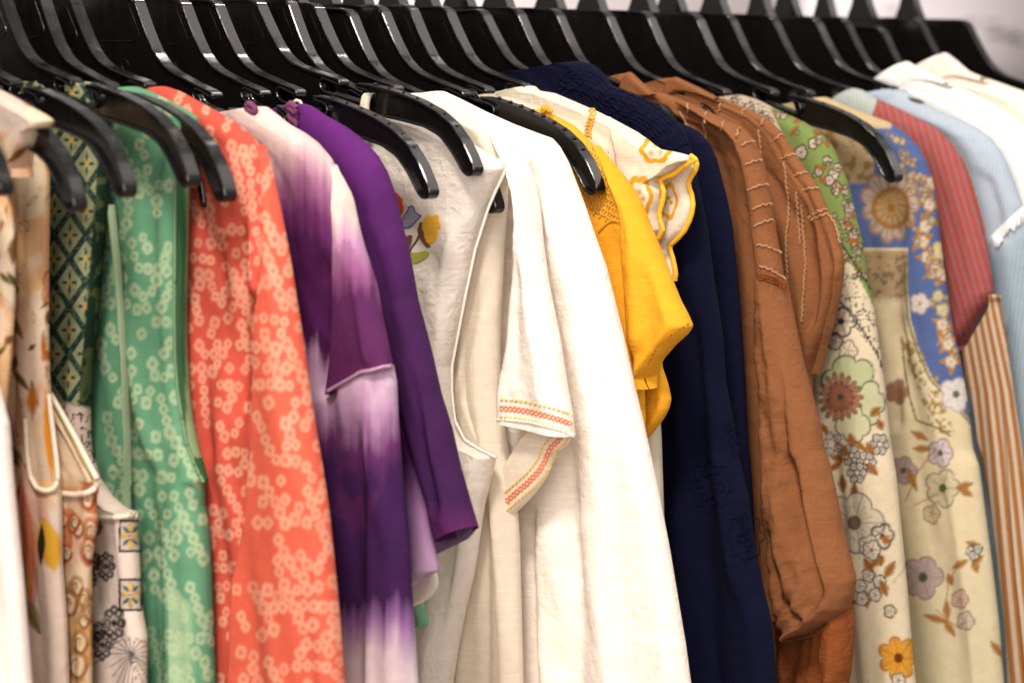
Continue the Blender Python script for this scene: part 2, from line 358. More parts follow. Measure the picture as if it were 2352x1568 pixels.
def build_sheet(name, R, X, mat, parent, L=None, T=.013, Re=.015, wvis=230, step=2.6, folds=(), drape=(0, 60, 1), paint=None, sag=.02, off=0.0, Le=None, wrap=True, rough=.0005, sm_it=3, ragged=None, merge=False):
    """cloth hung in the plane x = X; R is its front edge from the neck over the shoulder to the hem"""
    Rp = smooth(resample(R, step=step), sm_it); n = len(Rp)
    ramp = sm(np.linspace(0, 1, n)/.22) if off and L is not None and merge else np.ones(n)
    X0 = X-off*ramp; T = T*(.35+.65*ramp)
    RY = onX(Rp, X0)
    c_, s_ = math.cos(AZ), math.sin(AZ)
    e = (np.sqrt((c_*T)**2+(s_*Re)**2)-s_*Re)/s_
    if L is None:
        LY = RY.copy(); LY[:, 0] = 2*YC-RY[:, 0]; RY = RY.copy(); RY[:, 0] += e
    else:
        LY = onX(smooth(resample(L, n=n), sm_it), X0); RY = RY.copy(); RY[:, 0] += e
        Lx = Re if Le is None else Le
        LY[:, 0] -= (np.sqrt((c_*T)**2+(s_*Lx)**2)-s_*Lx)/s_
    Wv = wvis/FW*np.hypot(X, 1.4)/s_
    dstep = 2.6/FW*2.05/s_
    Le_ = Re if Le is None else Le
    th = np.r_[np.linspace(0, .5, 5)[:-1], np.arccos(1-np.linspace(1-math.cos(.5), 1, max(8, int(Re/dstep)+4)))]
    de = Re*(1-np.cos(th)); dm = np.arange(Re+dstep, Wv, dstep)
    dd = np.r_[de, dm]
    rest = np.linspace(0, 1, 14)[1:]**.8 if L is None else np.linspace(0, 1, 9)[1:]
    Lr = np.hypot(*(LY-RY).T)
    D = np.zeros((n, len(dd)+len(rest)))
    kf = np.minimum(1, .9*Lr/max(dd[-1], 1e-6))
    D[:, :len(dd)] = dd[None]*kf[:, None]
    last = D[:, len(dd)-1]
    D[:, len(dd):] = last[:, None]+(Lr-last)[:, None]*rest[None]
    m = D.shape[1]
    f = D/Lr[:, None]
    Y = RY[:, :1]*(1-f)+LY[:, :1]*f; Z = RY[:, 1:]*(1-f)+LY[:, 1:]*f
    if L is None: 
        Z = Z-sag*(4*f*(1-f))*np.exp(-np.arange(n)[:, None]*step/120.)
    Rr = np.minimum(Re, Lr[:, None]*.45); Ll = np.minimum(Le_, Lr[:, None]*.45)
    q = np.clip(D/Rr, 0, 1); ql = np.clip((Lr[:, None]-D)/np.maximum(Ll, 1e-5), 0, 1)
    prof = np.sqrt(np.clip(1-(1-q)**2, 0, 1))*(np.sqrt(np.clip(1-(1-ql)**2, 0, 1)) if Le_ > 0 else 1)
    P0 = np.stack([X0[:, None]+math.tan(YAW)*(YC-Y), Y, Z], -1)
    Pf = P0.copy(); Pf[..., 0] -= T[:, None]*prof
    px, py = view(Pf.reshape(-1, 3)); px = px.reshape(n, m); py = py.reshape(n, m)
    mask = sm(q*.9)
    disp = foldsum(px, py, folds)
    if drape[0]:
        N1 = Noise(drape[2]); tt = np.arange(n)[:, None]*step/600.
        dpx = D*FW/2.05*s_
        disp = disp+1.35*drape[0]*(N1.fbm(dpx/drape[1]+.4*tt, tt*1.1, 2)-.5)*2*np.clip(.35+tt, 0, 1.4)
    N2 = Noise(drape[2]+50)
    disp = disp+rough*(N2.fbm(py/55+px/90, px/70-py/200, 4)-.5)*2
    Pf[..., 0] -= disp*mask
    if ragged is not None: pass
    V = Pf.reshape(-1, 3)
    i = np.arange(n-1)[:, None]; j = np.arange(m-1)[None]
    F = np.stack([i*m+j, i*m+j+1, (i+1)*m+j+1, (i+1)*m+j], -1).reshape(-1, 4)
    if wrap:
        cols = [0]+list(range(2, 8, 2))+list(range(9, m, 7)); cols = sorted(set(cols+[m-1]))
        Pb = P0[:, cols].copy(); Pb[..., 0] += T[:, None]*prof[:, cols]+0.35*(disp*mask)[:, cols]*0
        k = len(cols); o = len(V); V = np.vstack([V, Pb.reshape(-1, 3)])
        j = np.arange(k-1)[None]
        F = np.vstack([F, np.stack([o+i*k+j+1, o+i*k+j, o+(i+1)*k+j, o+(i+1)*k+j+1], -1).reshape(-1, 4)])
    me = mesh(V, F, name)
    if paint is not None:
        qx, qy = view(V)
        p = paint(qx, qy, D)
        col = np.c_[p.c, np.ones(len(V))].astype(np.float32)
        a = me.color_attributes.new('Col', 'FLOAT_COLOR', 'POINT'); a.data.foreach_set('color', col.ravel())
    ob = link(name, me, mat, parent)
    s = Surf(); s.o = ob; s.V = Pf.reshape(-1, 3); s.px, s.py = view(s.V); s.X = X0
    return s
def place(s, pts, lift=.0004):
    """points given on the cloth -> positions on its real surface"""
    out = []
    for x, y in pts:
        k = np.argmin((s.px-x)**2+(s.py-y)**2); p = s.V[k].copy()
        v = rays([(x, y)])[0]; p = v*((p[0]-lift)/v[0]); out.append(p)
    return np.array(out)
def garment(key, name, label, cat, group='clothes hanging on the rail'):
    global YAW
    hx, yaw, roll, dz = HG[key]; YAW = yaw*.95
    return empty(name, (hx, YC, CAMZ+.03), label, cat, group)
# ================================================================== garments
BOT = 1900
def down(pts, dx=40):                          # carry an edge on below the frame to the hem
    x0, y0 = pts[-2]; x1, y1 = pts[-1]; k = (x1-x0)/max(1, (y1-y0)); k = max(-.05, min(.2, k))
    return list(pts)+[(x1+k*(BOT-y1), BOT)]
CREAM = (.70, .60, .47)
# ---- plain white satin dress, extreme left
G = garment('c', 'satin_dress', 'plain white satin dress edge in the lower left corner', 'dress')
build_sheet('body', down([(-420, 230), (-330, 260), (-260, 330), (-200, 450), (-110, 650), (-45, 800), (-5, 900), (15, 976), (23, 1090), (34, 1203), (49, 1354), (64, 1543)]), HG['c'][0]+.02,
            cloth('white_satin', (.74, .68, .63), rough=.45, sheen=0, trans=.1), G, T=.010, wvis=200, drape=(.004, 60, 3))
# ---- cream floral strap top
def floral_warm(seed, extra=None):
    r = np.random.RandomState(seed)
    def f(x, y, D):
        p = Paint(x, y, lin(242, 224, 196), seed)
        m = sm((p.n.fbm(x/70+3, y/150, 3)-.50)/.08); p.mix(m*.55, lin(236, 176, 84))
        m = sm((p.n.fbm(x/50+9, y/90+5, 3)-.56)/.06); p.mix(m*.5, lin(228, 164, 132))
        m = sm((p.n.fbm(x/90+19, y/120+15, 3)-.54)/.06); p.mix(m*.7, lin(242, 226, 205))
        for i in range(130):
            cx = r.uniform(-60, 260); cy = r.uniform(180, 1560)
            p.leaf(cx, cy, r.uniform(24, 90), r.uniform(8, 30), r.uniform(.6, 2.5), [lin(120, 90, 45), lin(90, 95, 60), lin(205, 120, 40), lin(236, 210, 180)][r.randint(4)], lin(130, 90, 50) if i % 3 else None)
        for i in range(5):
            p.flower(r.uniform(-60, 260), r.uniform(180, 1560), r.uniform(20, 34), 5, lin(170, 95, 40), [lin(230, 150, 40), lin(235, 175, 140), lin(240, 215, 180)][r.randint(3)], lin(90, 60, 20), asp=1.5)
        if extra: extra(p, x, y)
        return p
    return f
FM = cloth('warm_floral_cotton', None, rough=.8, trans=.1)
G = garment('b', 'floral_top', 'cream and orange floral strap top with a hanger tip poking out', 'top')
def ex(p, x, y):
    m = sm((330-y+ (x-20)*.6)/40)*sm((70-x)/20); p.mix(m*.9, lin(228, 214, 205))
build_sheet('body', down([(-330, 150), (-200, 180), (-60, 400), (10, 440), (26, 480), (34, 560), (32, 700), (24, 820), (10, 960), (0, 1100)], 0), HG['b'][0]-.006, FM, G, T=.006, wvis=170, drape=(.004, 40, 5), paint=floral_warm(4))
build_sheet('shoulder_strap', [(-60, 180), (0, 206), (40, 228), (66, 244), (99, 262), (118, 276), (112, 292), (90, 296), (78, 330), (66, 352), (49, 405)], HG['b'][0], FM, G,
            L=[(-80, 200), (-50, 230), (-30, 260), (-15, 280), (0, 300), (8, 320), (14, 335), (20, 350), (24, 362), (36, 380), (47, 407)], T=.008, Re=.006, wvis=100, drape=(.001, 40, 6), paint=floral_warm(5, ex), off=.006)
# ---- peach floral top with the drooping armhole
G = garment(0, 'peach_floral_top', 'peach and cream top with yellow petals and rounded armhole, lower left', 'top')
def ex(p, x, y):
    m = sm((y-1130)/60)*sm((x+20)/30); p.mix(m, lin(236, 220, 208))
    p.leaf(62, 1250, 330, 50, 1.5, lin(226, 140, 105), lin(190, 90, 60)); p.leaf(85, 1160, 260, 46, 1.2, lin(236, 190, 170))
    p.leaf(112, 1250, 150, 72, 1.35, lin(228, 178, 60)); p.leaf(95, 1250, 110, 22, 1.6, lin(60, 50, 35)); p.leaf(70, 1410, 100, 34, 1.1, lin(140, 130, 80), lin(50, 60, 50))
    p.leaf(60, 1330, 120, 22, 1.5, lin(210, 150, 80))
    m = sm((1110-y)/14)*sm((y-930)/80)*sm((x-62-(1110-y)*.02)/5)*sm((127-x)/4); p.mix(m, lin(232, 208, 180))
    p.leaf(112, 1000, 240, 26, 1.5, lin(226, 150, 40))
s = build_sheet('body', down([(60, 235), (92, 250), (106, 300), (110, 420), (108, 600), (108, 800), (112, 900), (124, 1000), (135, 1090), (140, 1200), (140, 1300), (151, 1430), (155, 1568)]), HG[0][0]+.003, FM, G, T=.008, wvis=170,
                folds=[([(70, 300), (62, 900), (60, 1560)], .004, 14), ([(30, 300), (30, 1560)], -.004, 10), ([(100, 300), (88, 900)], .003, 8)], drape=(.003, 30, 8), paint=floral_warm(11, ex))
TH_C = thread('cream_binding', (.75, .66, .52)); TH_O = thread('orange_binding', lin(225, 140, 60))
tubes('armhole_binding', [place(s, smooth(resample([(58, 960), (62, 1040), (70, 1095), (85, 1122), (105, 1128), (125, 1122), (133, 1100), (130, 1060), (118, 960), (112, 905)], step=4), 3), .001)], .0016, TH_C, G)
# ---- tan paisley top
G = garment(0, 'paisley_top', 'tan and rust paisley top with bound armhole, beside the black tile print', 'top')
def pais(x, y, D):
    p = Paint(x, y, lin(226, 200, 160), 21); r = np.random.RandomState(3)
    m = sm((y-1110)/20); p.mix(m*sm((1330-y)/80), lin(214, 140, 90)); p.mix(.8*sm((y-1330)/60), lin(216, 178, 118))
    m = sm((p.n.fbm(x/30, y/50, 3)-.5)/.06); p.mix(m*.7, lin(238, 220, 196))
    for i in range(26):
        cx, cy, rr = r.uniform(140, 235), r.uniform(900, 1568), r.uniform(12, 26)
        p.ring(cx, cy, rr, lin(180, 85, 40) if cy < 1300 else lin(160, 105, 50), ang=r.uniform(0, 3), asp=1.6, alpha=.7); p.ring(cx, cy, rr*.6, lin(240, 225, 190), asp=1.6, alpha=.8)
        t = np.linspace(0, 5, 20); p.stroke([(cx+rr*.9*math.cos(a)*(1-a/7), cy+rr*1.5*math.sin(a)*(1-a/7)) for a in t], 3.5, lin(120, 70, 35))
    m = sm((1110-y)/12)*sm((y-(905+(x-112)*1.5)-30)/10); p.mix(m, lin(235, 212, 182))
    p.stroke([(115, 905), (150, 970), (190, 1050), (222, 1105)], 18, lin(225, 195, 130)); p.stroke([(122, 925), (150, 985), (185, 1055), (212, 1100)], 6, lin(90, 60, 30), .7)
    return p
s = build_sheet('body', down([(70, 240), (95, 300), (105, 500), (106, 800), (114, 902), (145, 955), (172, 1000), (205, 1060), (226, 1100), (223, 1127), (218, 1150), (222, 1203), (215, 1240), (207, 1297), (208, 1440), (208, 1568)]), HG[0][0]+.016,
                cloth('paisley_cotton', None, trans=.08), G, T=.006, Re=.008, wvis=160, drape=(.003, 40, 9), paint=pais)
tubes('armhole_binding', [place(s, smooth(resample([(128, 1128), (150, 1134), (175, 1136), (200, 1132), (218, 1122), (226, 1104)], step=4), 3), .001), place(s, smooth(resample([(116, 905), (145, 955), (172, 1003), (203, 1062), (223, 1100)], step=4), 2), .0015)], .0017, TH_C, G)
# ---- dark green diamond print dress
G = garment(1, 'diamond_print_dress', 'sleeveless dress with dark green diamond print top and black tile print on white below', 'dress')
def diam(x, y, D):
    GD, CR, YE = lin(36, 66, 62), lin(170, 178, 138), lin(225, 180, 80)
    p = Paint(x, y, GD, 31); u = (x-161-(y-540)*-.012)/36.5; v = (y-540)/54.5
    best = np.full(len(x), 9.); bu = best.copy(); bv = best.copy()
    iu = np.round((u+v)/2); iv = np.round((u-v)/2); bu = u-(iu+iv); bv = v-(iu-iv)
    dd = np.abs(bu)+np.abs(bv); ax, ay = np.abs(bu), np.abs(bv)
    p.mix(sm((.80-dd)/.05), CR); p.mix(sm((.62-dd)/.05)*sm((dd-.5)/.05)*.35, GD)
    cross = np.minimum(np.hypot(ax-.30, ay*2.0), np.hypot(ay-.30, ax*2.0)); p.mix(sm((.19-cross)/.08), lin(40, 66, 60)); p.mix(sm((.04-np.minimum(ax, ay))/.03)*sm((.5-dd)/.1), lin(40, 66, 60))
    p.mix(sm((.15-np.hypot(bu, bv))/.05), YE)
    p.mix(.5*sm((p.n.fbm(x/5, y/5, 2)-.58)/.05)*(dd > .8), lin(120, 135, 110))
    edge = 216-(y-459)*.080; m = sm((x-edge)/3)*(y > 300)
    p.mix(m, lin(30, 56, 42)); p.mix(m*sm((p.n.fbm(x/16+4, y/26, 2)-.56)/.05), lin(80, 95, 60))
    m = sm((y-925-(x-180)*.25)/12); p.mix(m, lin(226, 206, 196))
    sc = np.abs(p.n.fbm(x/16, y/16, 3)-.5); p.mix(m*sm((.045-sc)/.02)*sm((1090-y)/30), lin(40, 36, 46))
    m2 = sm((y-1100)/40); p.mix(m2*.9, lin(234, 222, 212))
    K, YL, TL = lin(45, 42, 50), lin(232, 190, 80), lin(60, 95, 90)
    for cy in (1230, 1365):
        for cx in (300, 365):
            i = (np.abs(x-cx) < 26)*(np.abs(y-cy) < 36); p.mix(i*.85, lin(200, 190, 180))
            e = np.maximum(np.abs(x-cx)/26, np.abs(y-cy)/36); p.mix(sm((e-.86)/.05)*(e < 1.05), K)
            for a in range(4): 
                an = a*math.pi/2; p.leaf(cx+13*math.cos(an), cy+19*math.sin(an), 26, 12, an, YL, K)
                an += math.pi/4; p.leaf(cx+15*math.cos(an), cy+20*math.sin(an), 22, 9, an, TL, K)
    for cx, cy, rr in ((243, 1300, 28), (262, 1430, 34), (222, 1210, 16), (215, 1290, 20), (235, 1480, 30), (225, 1450, 20), (212, 1330, 14)):
        for a in np.linspace(0, 6.28, 9): p.ring(cx+rr*.45*math.cos(a), cy+rr*.9*math.sin(a), rr*.28, K, alpha=.8)
        p.flower(cx, cy, rr*.8, 8, K, None, K, lw=1.8, asp=1.4)
    for a in np.linspace(-2.9, .6, 12): p.stroke([(300, 1500), (300+45*math.cos(a), 1500+50*math.sin(a)+12), (300+100*math.cos(a), 1500+80*math.sin(a)+50)], 2.4, lin(90, 85, 92))
    for a in np.linspace(.4, 2.8, 10): p.stroke([(300, 1500), (300+50*math.cos(a), 1500+90*math.sin(a))], 2.2, lin(90, 85, 92))
    return p
s = build_sheet('body', down([(132, 215), (145, 192), (165, 186), (195, 188), (225, 192), (243, 205), (247, 240), (246, 320), (243, 459), (234, 551), (220, 734), (207, 862), (203, 960), (206, 1033), (226, 1101), (257, 1146), (287, 1172), (312, 1180), (313, 1218), (321, 1391), (334, 1467), (333, 1568)]), HG[1][0]+.006,
                cloth('diamond_print_cotton', None, rough=.75), G, T=.008, Re=.008, wvis=190, drape=(.002, 45, 12), paint=diam, folds=[([(218, 300), (205, 650), (188, 900)], -.004, 10)], sag=.0)
tubes('top_binding', [place(s, smooth(resample([(222, 1188), (250, 1190), (275, 1187), (312, 1181)], step=4), 3), .001)], .0014, TH_C, G)
# ---- mint green dress
def rings(p, r, x0, x1, y0, y1, n, size, col, alpha=.85, angs=(1.05, -1.05, 1.35, 0.05)):
    used = []
    for _ in range(n):
        cx, cy = r.uniform(x0, x1), r.uniform(y0, y1); a = angs[r.randint(len(angs))]+r.uniform(-.12, .12); L_ = r.randint(2, 8)
        for k in range(L_):
            sz = size*r.uniform(.8, 1.12); x, y = cx+r.uniform(-1.5, 1.5), cy+r.uniform(-1.5, 1.5)
            if all((x-u)**2+((y-v)/1.25)**2 > (size*1.62)**2 for u, v in used):
                used.append((x, y)); p.ring(x, y, sz, col, ang=r.choice([.1, .35, .7, 1.0]), asp=1.25, alpha=alpha*r.uniform(.7, 1), hole=r.uniform(.24, .36))
            cx += size*1.78*math.cos(a); cy += size*2.2*math.sin(a)
def dots(colr, col, seed, box, n, size, edge=None):
    r = np.random.RandomState(seed)
    def f(x, y, D):
        p = Paint(x, y, colr, seed); p.mix(.25*sm((p.n.fbm(x/60, y/160, 3)-.45)/.2), np.array(colr)*.8)
        rings(p, r, *box, n, size, col)
        if edge: edge(p, x, y)
        return p
    return f
GREEN, GCR = lin(102, 162, 128), lin(184, 208, 170)
G = garment(2, 'mint_green_dress', 'mint green sleeveless dress printed with cream rings, hanging left of the coral tunic', 'dress')
def ex(p, x, y):
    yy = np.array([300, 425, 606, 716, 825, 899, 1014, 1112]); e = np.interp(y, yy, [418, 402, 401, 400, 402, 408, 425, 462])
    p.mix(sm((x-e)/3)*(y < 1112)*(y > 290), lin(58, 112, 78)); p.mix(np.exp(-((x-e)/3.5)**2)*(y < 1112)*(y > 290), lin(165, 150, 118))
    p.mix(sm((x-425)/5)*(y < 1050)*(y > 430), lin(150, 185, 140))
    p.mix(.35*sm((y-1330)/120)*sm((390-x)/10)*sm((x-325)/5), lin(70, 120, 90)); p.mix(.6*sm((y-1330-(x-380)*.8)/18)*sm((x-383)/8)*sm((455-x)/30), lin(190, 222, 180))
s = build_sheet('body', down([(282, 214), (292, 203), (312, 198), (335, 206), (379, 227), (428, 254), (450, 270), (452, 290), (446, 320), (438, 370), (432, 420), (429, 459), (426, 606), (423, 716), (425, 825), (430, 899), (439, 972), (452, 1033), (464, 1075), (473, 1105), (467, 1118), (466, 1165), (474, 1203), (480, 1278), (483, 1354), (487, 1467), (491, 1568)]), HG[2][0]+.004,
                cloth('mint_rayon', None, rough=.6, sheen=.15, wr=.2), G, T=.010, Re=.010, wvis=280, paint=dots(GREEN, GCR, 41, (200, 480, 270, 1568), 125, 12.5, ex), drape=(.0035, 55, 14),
                folds=[([(264, 400), (278, 700), (296, 1172)], .006, 8), ([(250, 480), (262, 800)], -.003, 8), ([(385, 1040), (380, 1340), (378, 1568)], .008, 45, 'right'), ([(330, 1180), (345, 1568)], -.004, 30), ([(340, 300), (330, 800), (350, 1100)], .004, 40), ([(455, 1200), (462, 1568)], .004, 12)])
tubes('armhole_binding', [place(s, smooth(resample([(402, 420), (401, 606), (400, 716), (402, 825), (408, 899), (427, 1014), (448, 1070), (468, 1108)], step=4), 3), .0008)], .0011, thread('green_binding', lin(110, 165, 120)), G)
build_sheet('neck_placket', [(262, 470), (276, 600), (288, 760), (297, 1000), (297, 1172)], HG[2][0]-.013, cloth('pale_green_lining', lin(150, 172, 142), rough=.6), G,
            L=[(246, 470), (264, 620), (277, 780), (288, 1000), (293, 1172)], T=.003, Re=.0025, wvis=30, drape=(0, 30, 1))
# ---- coral tunic
CORAL, CCR = lin(216, 92, 76), lin(244, 176, 148)
G = garment(3, 'coral_tunic', 'coral red tunic printed with peach rings, hanging between mint green and tie dye', 'tunic')
cor_edge = [(336, 212), (345, 201), (379, 198), (412, 209), (461, 236), (527, 273), (560, 296), (588, 322), (606, 356), (622, 412), (632, 461), (645, 532), (663, 624), (678, 697), (696, 807), (711, 917), (729, 1033), (736, 1070), (751, 1165), (766, 1316), (777, 1429), (787, 1568)]
CM = cloth('coral_rayon', None, rough=.7, sheen=.2, wr=.15)
def exb(p, x, y): pass
build_sheet('body', down([(a-6 if b > 330 else a, b) for a, b in cor_edge]), HG[3][0]+.004, CM, G, T=.008, Re=.012, wvis=360, paint=dots(CORAL, CCR, 51, (400, 640, 230, 1568), 160, 11.5), drape=(.004, 60, 16),
            folds=[([(505, 470), (470, 800), (478, 1100)], -.005, 26), ([(560, 440), (556, 700), (545, 1000)], -.007, 22), ([(600, 330), (606, 500), (600, 700)], .006, 30), ([(440, 600), (440, 1568)], .004, 26), ([(540, 330), (520, 560)], .004, 30)])
build_sheet('sleeve', down([(598, 335), (610, 362), (622, 405), (632, 455), (645, 528), (663, 620), (678, 695), (696, 805), (711, 915), (729, 1031), (736, 1070), (751, 1165), (766, 1316), (777, 1429), (787, 1568)]), HG[3][0]+.002, CM, G,
            L=[(596, 333), (602, 362), (607, 412), (609, 480), (606, 560), (600, 640), (594, 716), (590, 826), (588, 930), (583, 1033), (574, 1120), (562, 1210), (540, 1330), (536, 1450), (532, 1568), (528, 1900)],
            T=.011, Re=.010, Le=.006, wvis=270, paint=dots(lin(232, 106, 84), CCR, 52, (540, 790, 480, 1568), 160, 13), merge=True, drape=(.0022, 70, 18), off=.007,
            folds=[([(660, 700), (640, 1000), (640, 1568)], .003, 40), ([(700, 1000), (720, 1568)], -.003, 30)])
# ---- lilac and purple tie dye tunic
def dye(seed, stops, edges=1.0, fuzz=26):
    def f(x, y, D):
        p = Paint(x, y, (.1, .1, .1), seed)
        w = (p.n.fbm(x/22, y/400, 2)-.5)*fuzz*4+(p.n.fbm(x/7+9, y/200, 2)-.5)*fuzz*1.6
        yy = y+w
        cols = np.array([c for _, c in stops]); ys = [a for a, _ in stops]
        p.c = np.stack([np.interp(yy, ys, cols[:, i]) for i in range(3)], 1)
        m = p.n.fbm(x/40+20, y/60, 3); p.c *= (.85+.3*m)[:, None]
        if edges: 
            p.mix(.30*sm((p.n.fbm(x/60+7, y/90+3, 3)-.5)/.1)*(yy > 560)*(yy < 1380), lin(112, 44, 100))
        return p
    return f
PUR, PU2, LIL, WHI = lin(80, 30, 84), lin(64, 32, 84), lin(178, 130, 176), lin(238, 218, 214)
TD = cloth('tie_dye_jersey', None, rough=.8, sheen=.3, wr=.12, weave=1400)
G = garment(4, 'tie_dye_tunic', 'tie dye tunic with pale lilac shoulder fading to purple, right of the coral tunic', 'tunic')
build_sheet('body', down([(566, 292), (572, 272), (590, 247), (612, 244), (635, 262), (665, 286), (701, 306), (731, 329), (761, 365), (780, 401), (795, 438), (806, 478), (812, 520), (826, 600), (846, 680), (866, 760), (886, 810), (904, 843), (911, 880), (915, 972), (920, 1033), (926, 1100), (932, 1165), (940, 1240), (945, 1335), (951, 1429), (960, 1568)]), HG[4][0]+.0005, TD, G,
            T=.009, Re=.013, wvis=340, drape=(.0035, 60, 22), folds=[([(755, 560), (748, 760), (742, 930)], -.008, 24), ([(850, 900), (850, 1568)], .005, 16), ([(820, 900), (810, 1568)], -.003, 24), ([(700, 420), (690, 800), (700, 1300)], .004, 30), ([(905, 880), (912, 1300)], .003, 14)],
            paint=dye(61, [(250, WHI), (350, lin(226, 200, 202)), (430, lin(170, 116, 158)), (500, lin(112, 54, 112)), (560, PUR), (770, PUR), (820, lin(190, 150, 188)), (880, lin(214, 186, 214)), (940, lin(190, 150, 192)), (1030, lin(100, 50, 106)), (1090, PU2), (1370, PU2), (1430, lin(150, 110, 165)), (1500, lin(214, 196, 210)), (1600, lin(232, 218, 222))]))
s = build_sheet('sleeve', [(766, 380), (782, 408), (797, 440), (808, 480), (820, 517), (828, 540), (848, 598), (866, 655), (880, 735), (892, 790), (902, 842)], HG[4][0]+.001, TD, G,
                L=[(764, 378), (771, 420), (773, 470), (771, 520), (769, 560), (766, 610), (765, 650), (763, 700), (760, 760), (755, 830), (748, 905)], T=.009, Re=.009, Le=.007, wvis=190, off=.005, merge=True, drape=(.0014, 60, 24),
                folds=[([(815, 560), (832, 700), (846, 850)], .004, 14), ([(862, 700), (872, 860)], -.003, 10)],
                paint=dye(62, [(300, WHI), (480, WHI), (545, lin(205, 160, 200)), (625, lin(164, 104, 156)), (695, lin(96, 46, 98)), (850, lin(92, 40, 90)), (950, lin(100, 44, 94))]))
tubes('sleeve_hem', [place(s, smooth(resample([(750, 900), (773, 886), (806, 868), (828, 854), (850, 851), (880, 842), (902, 840)], step=4), 2), .0006)], .0011, thread('lilac_hem', lin(205, 160, 200)), G)
# ---- cream camisoles on the two bare hangers
CAMI = cloth('cream_camisole_cotton', (.78, .71, .60), trans=.15)
def loop(key, pts_c, w, G, mat, off, nm='strap'):
    P = resample(pts_c, step=2.0); X = HG[key][0]
    s_ = build_sheet(nm, [(a+w/2, b) for a, b in P], X, mat, G, L=[(a-w/2, b) for a, b in P], T=.0022, Re=.002, Le=.002, wvis=w*.8, off=off, drape=(0, 20, 1), rough=.0002); return s_
G = garment(6, 'cream_camisole', 'cream camisole behind the purple top, rounded hem showing under lilac', 'camisole')
build_sheet('body', [(840, 500), (880, 700), (930, 1000), (985, 1240), (1007, 1330), (1006, 1350), (990, 1372), (968, 1386), (945, 1394)], HG[6][0]-.004, CAMI, G, L=[(700, 500), (700, 700), (720, 1000), (760, 1240), (800, 1330), (820, 1350), (850, 1372), (870, 1386), (900, 1396)], T=.004, Re=.004, wvis=120, drape=(.001, 50, 3))
loop(6, [(716, 256), (721, 262), (726, 275), (726, 300)], 26, G, CAMI, .008)
tubes('strap_ring', [np.array([(HG[6][0]-.009, YC-.135-.006*math.cos(t), -.005+.008*math.sin(t)) for t in np.linspace(0, 6.28, 12)])], .001, TH_C, G)
G = garment(7, 'mint_lined_camisole', 'camisole with white strap on the hanger and a mint green hem tip', 'camisole')
build_sheet('body', [(860, 600), (900, 900), (950, 1250), (974, 1388), (985, 1422), (985, 1435), (955, 1452)], HG[7][0]-.018, cloth('mint_lining', lin(130, 188, 152)), G, L=[(740, 600), (740, 900), (770, 1250), (800, 1388), (820, 1422), (840, 1440), (900, 1456)], T=.004, Re=.004, wvis=120, drape=(.001, 50, 4))
loop(7, [(848, 214), (842, 220), (838, 240), (837, 268), (836, 282)], 21, G, CAMI, .0085)
# ---- plain purple top
G = garment(5, 'purple_top', 'dark purple top with elbow sleeve, right of the lilac tie dye tunic', 'top')
build_sheet('body', down([(672, 285), (680, 252), (696, 237), (716, 243), (748, 265), (790, 290), (826, 318), (850, 345), (868, 400), (885, 520), (905, 680), (930, 850), (955, 950), (966, 990), (981, 1165), (996, 1240), (1008, 1295), (1008, 1312), (975, 1332), (947, 1347), (938, 1380), (935, 1568)]), HG[5][0]+.005, TD, G, T=.006, Re=.010, wvis=260, drape=(.003, 50, 26),
            paint=dye(63, [(200, lin(100, 44, 120)), (1060, lin(78, 34, 88)), (1110, lin(110, 66, 122)), (1170, lin(160, 116, 168)), (1280, lin(190, 152, 196)), (1360, lin(214, 192, 216)), (1568, lin(210, 190, 214))], 0, 14))
s = build_sheet('sleeve', [(676, 278), (683, 251), (698, 238), (718, 244), (748, 264), (797, 290), (833, 317), (863, 349), (883, 382), (903, 435), (922, 517), (934, 560), (956, 679), (986, 789), (1011, 899), (1036, 976), (1057, 1070), (1079, 1146), (1098, 1210)], HG[5][0]+.002, TD, G,
                L=[(660, 300), (690, 330), (720, 360), (750, 390), (780, 420), (800, 460), (812, 500), (830, 560), (850, 640), (870, 720), (885, 790), (900, 850), (915, 910), (930, 980), (948, 1050), (958, 1100), (972, 1150), (985, 1200), (996, 1242)], T=.012, Re=.013, Le=.010, wvis=200, off=.003, merge=True, drape=(.002, 50, 28),
                folds=[([(880, 420), (893, 560), (920, 720)], -.007, 20), ([(965, 600), (985, 800), (1010, 1100)], .004, 22), ([(940, 800), (968, 1000), (1000, 1200)], -.006, 16), ([(930, 500), (950, 700)], .004, 18)],
                paint=dye(64, [(200, lin(108, 42, 130)), (700, lin(70, 32, 84)), (1150, lin(62, 30, 78)), (1250, lin(98, 40, 96))], 0, 10))
build_sheet('cuff_lining', [(1095, 1205), (1092, 1220), (1076, 1238), (1045, 1253), (1005, 1272)], HG[5][0]+.012, cloth('grey_lilac_lining', lin(120, 96, 128)), G, L=[(960, 1180), (965, 1200), (970, 1225), (975, 1250), (985, 1275)], T=.003, Re=.003, wvis=120, drape=(0, 30, 1))
WOOL = thread('mauve_yarn', lin(128, 62, 112), .9)
for nm, key, cx, cy, X in (('tie_dye_tunic', 4, 576, 262, 0), ('purple_top', 5, 672, 262, 0)):
    lines = []
    for k in range(7):
        r = np.random.RandomState(k+key*9); pts = []
        for t in np.linspace(0, 6.283, 14): pts.append((cx+r.uniform(-2, 2)+(8+k)*math.cos(t+k)*(.7), cy-14+(k % 3)*14+(14)*math.sin(t)*(.6+.3*math.sin(2*t+k))))
        q = rays(pts); q = q*((HG[key][0]-.004-.0015*k)/q[:, :1]); lines.append(q)
    par = [o for o in C.objects if o.name.startswith(nm)][0]
    tubes('yarn_loop', lines, .0017, WOOL, par)
